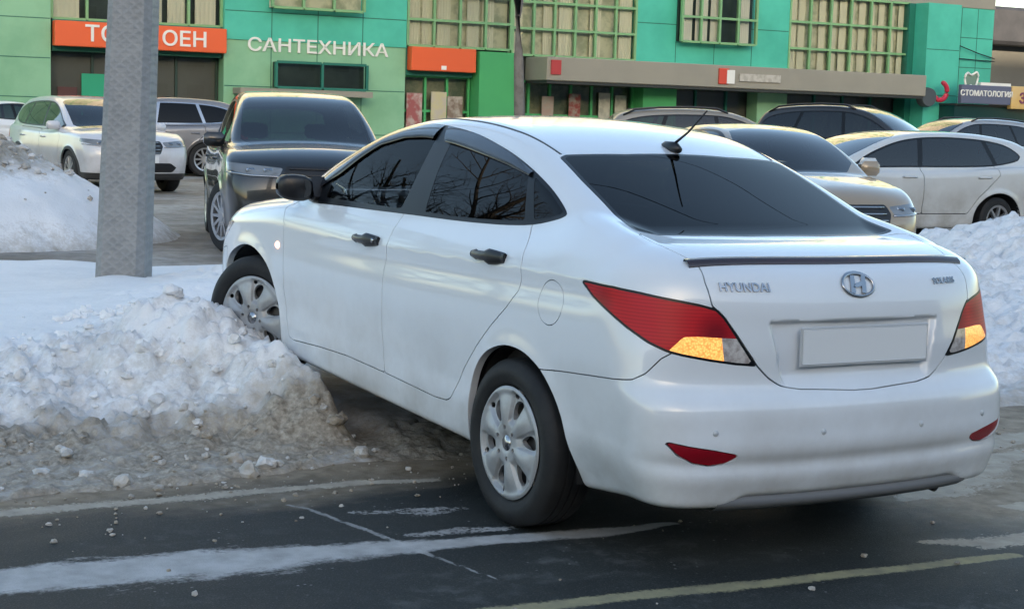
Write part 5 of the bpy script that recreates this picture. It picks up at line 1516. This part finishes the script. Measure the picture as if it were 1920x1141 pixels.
# the block of flats across the road behind the camera: its shade lies over the road and the cars
blk = empty('block_of_flats', (-62, 0, 0), 0, 'long beige block of flats across the road, its shade lying over the parked cars', 'building')
b = MB(); b.box((-12, -120, 0), (0, 150, 24.3)); b.build('wall', mat('beige_render', (.30, .30, .31), .85, noise=(.3, .6, (.25, .25, .26))), blk)
b = MB(); b.box((-12.5, -120.5, 24.31), (.5, 150.5, 24.8)); b.build('roof', M_DCANOPY, blk)
for r_ in range(6):
    b = MB()
    for k in range(44):
        y0 = -64 + k * 3.2; b.box((-.2, y0, 2.0 + r_ * 3.2), (.06, y0 + 1.5, 3.6 + r_ * 3.2))
    b.build('window_row', mat('flat_window', (.05, .06, .08), .15), blk)
# ---------------------------------------------------------------- lamp post and bare trees
def post_nodes(nt, b):
    co = N_(nt, 'ShaderNodeTexCoord').outputs['Object']
    n1 = noise_(nt, co, 6, 8); n2 = noise_(nt, co, 34, 4)
    hs = []
    for ang in (.9, -.9):
        mp = N_(nt, 'ShaderNodeMapping'); mp.inputs['Rotation'].default_value = (ang, 0, 0); nt.links.new(co, mp.inputs[0])
        w = N_(nt, 'ShaderNodeTexWave'); w.inputs['Scale'].default_value = 5.5; w.inputs['Distortion'].default_value = 2.2; w.inputs['Detail'].default_value = 3; w.bands_direction = 'Y'
        nt.links.new(mp.outputs[0], w.inputs['Vector']); hs.append(w.outputs['Fac'])
    lat = math_(nt, 'MAXIMUM', hs[0], hs[1])
    col = mix_(nt, maprange(nt, n1, .35, .65), (.20, .208, .212), (.265, .27, .27))
    col = mix_(nt, maprange(nt, math_(nt, 'MULTIPLY', n2, lat), .3, .6, 0, .55), col, (.30, .31, .32))
    st = noise_(nt, co, 1.7, 9, .7)
    col = mix_(nt, maprange(nt, st, .56, .72, 0, .6), col, (.13, .125, .115))
    nt.links.new(col, b.inputs['Base Color']); b.inputs['Roughness'].default_value = .55; b.inputs['Metallic'].default_value = .15
    bp = N_(nt, 'ShaderNodeBump'); bp.inputs['Strength'].default_value = .35; bp.inputs['Distance'].default_value = .008
    nt.links.new(math_(nt, 'ADD', lat, n2), bp.inputs['Height']); nt.links.new(bp.outputs[0], b.inputs['Normal'])
M_POST = attr_mat('galvanised_post', post_nodes)
lp = empty('lamp_post', (7.21, .03, 0), math.radians(-31), 'tapering grey metal lamp post standing in the flat snow', 'lamp post')
lean = Matrix.Rotation(math.radians(-31), 4, 'Z') @ Matrix.Rotation(math.radians(2.0), 4, 'X')
lp.rotation_euler = lean.to_euler()
b = MB(); R = []
for z, w in ((-.2, .192), (.14, .189), (2.33, .168), (8.5, .11)):
    c = w * .30
    R.append([(-w, -w + c, z), (-w, w - c, z), (-w + c, w, z), (w - c, w, z), (w, w - c, z), (w, -w + c, z), (w - c, -w, z), (-w + c, -w, z)])
V = [p for r in R for p in r]
b.add(V, [(i * 8 + k, i * 8 + 8 + k, i * 8 + 8 + (k + 1) % 8, i * 8 + (k + 1) % 8) for i in range(3) for k in range(8)])
b.build('mast', M_POST, lp)
b = MB(); b.tube([(0, 0, 8.45), (-.1, 0, 8.9), (-1.6, 0, 9.2)], [.07, .06, .05], 10); b.build('lamp_arm', M_POST, lp, True)
b = MB(); b.box((-2.3, -.15, 9.12), (-1.55, .15, 9.26), .04); b.build('lamp_head', mat('lamp_grey', (.3, .31, .32), .5), lp)

M_BARK = mat('bare_bark', (.075, .066, .058), .9, noise=(6, .7, (.14, .13, .12)), bump=(25, .6, .01))
def bare_tree(name, loc, h, label, seed, r0=.13, spread=1.0, first=.25, m=None, dense=False):
    rng = random.Random(seed); root = empty(name, loc, 0, label, 'tree', 'bare trees near the green building')
    tr, br = MB(), MB()
    def limb(mb, p, d, L, r, lvl):
        n = 6; pts = [p]; rad = [r]
        for i in range(n):
            d = (d + Vector((rng.gauss(0, .11), rng.gauss(0, .11), rng.gauss(0, .05) + .03)) * (1 if lvl else .3)).normalized()
            p = p + d * L / n; pts.append(p); rad.append(r * (1 - .72 * (i + 1) / n))
        mb.tube(pts, rad, 7 if lvl < 2 else 4, False)
        if lvl >= 4: return
        k = ({0: 20, 1: 8, 2: 6, 3: 5} if dense else {0: 15, 1: 7, 2: 5, 3: 4})[lvl]
        for j in range(k):
            t = rng.uniform(first if lvl == 0 else .2, .98); q = t * n; i = min(int(q), n - 1); f = q - i
            b0 = pts[i].lerp(pts[i + 1], f); rb = rad[i] * (1 - f) + rad[i + 1] * f
            ax = (pts[i + 1] - pts[i]).normalized(); a = rng.uniform(0, 6.283)
            u = ax.orthogonal().normalized(); v = ax.cross(u)
            dd = (ax * rng.uniform(.5, .9) + (u * math.cos(a) + v * math.sin(a)) * spread * rng.uniform(.6, 1.0) + Vector((0, 0, .15))).normalized()
            limb(br, b0, dd, L * rng.uniform(.32, .52) * (1.1 - .4 * t if lvl == 0 else 1), rb * rng.uniform(.45, .65), lvl + 1)
    limb(tr, Vector((0, 0, -.1)), Vector((0, 0, 1)), h, r0, 0)
    auto_smooth(tr.build('trunk', m or M_BARK, root), 60); auto_smooth(br.build('branches', m or M_BARK, root), 60)
    return root
M_PALEBARK = mat('grey_bark', (.19, .18, .17), .9, noise=(5, .7, (.12, .11, .10)))
bare_tree('bare_tree', (31.0, -17.9, 0), 9.5, 'bare grey trunked tree in front of the long canopy', 4, .17, 1.0, .33, M_PALEBARK)
bare_tree('bare_tree', (17.6, 2.4, 0), 9.0, 'bare tree beyond the left edge, only its twigs reach into the picture', 11, .15, 1.1, .30)
bare_tree('bare_tree', (20.0, 10.2, 0), 12.5, 'bare roadside tree mirrored in the sedan side windows', 21, .34, 1.2, .10, dense=True)
bare_tree('bare_tree', (26.0, 16.0, 0), 13.0, 'second bare tree behind the roadside one, left of the snow pile', 33, .30, 1.2, .12)

for k, (x0, z0, txt) in enumerate(((6.9, 8.3, 'lowest of the three overhead cables strung from the lamp post'), (5.6, 8.9, 'middle one of the three overhead cables strung along the road'), (4.4, 9.3, 'highest of the three overhead cables strung along the road'))):
    b = MB(); b.tube([(x0 + .02 * y, y, z0 + .0005 * (y + 4) ** 2) for y in np.linspace(-34, 26, 41)], .009, 5)
    tag(b.build('overhead_cable', mat('black_cable', (.008, .012, .012), .6), None, True), txt, 'cable')
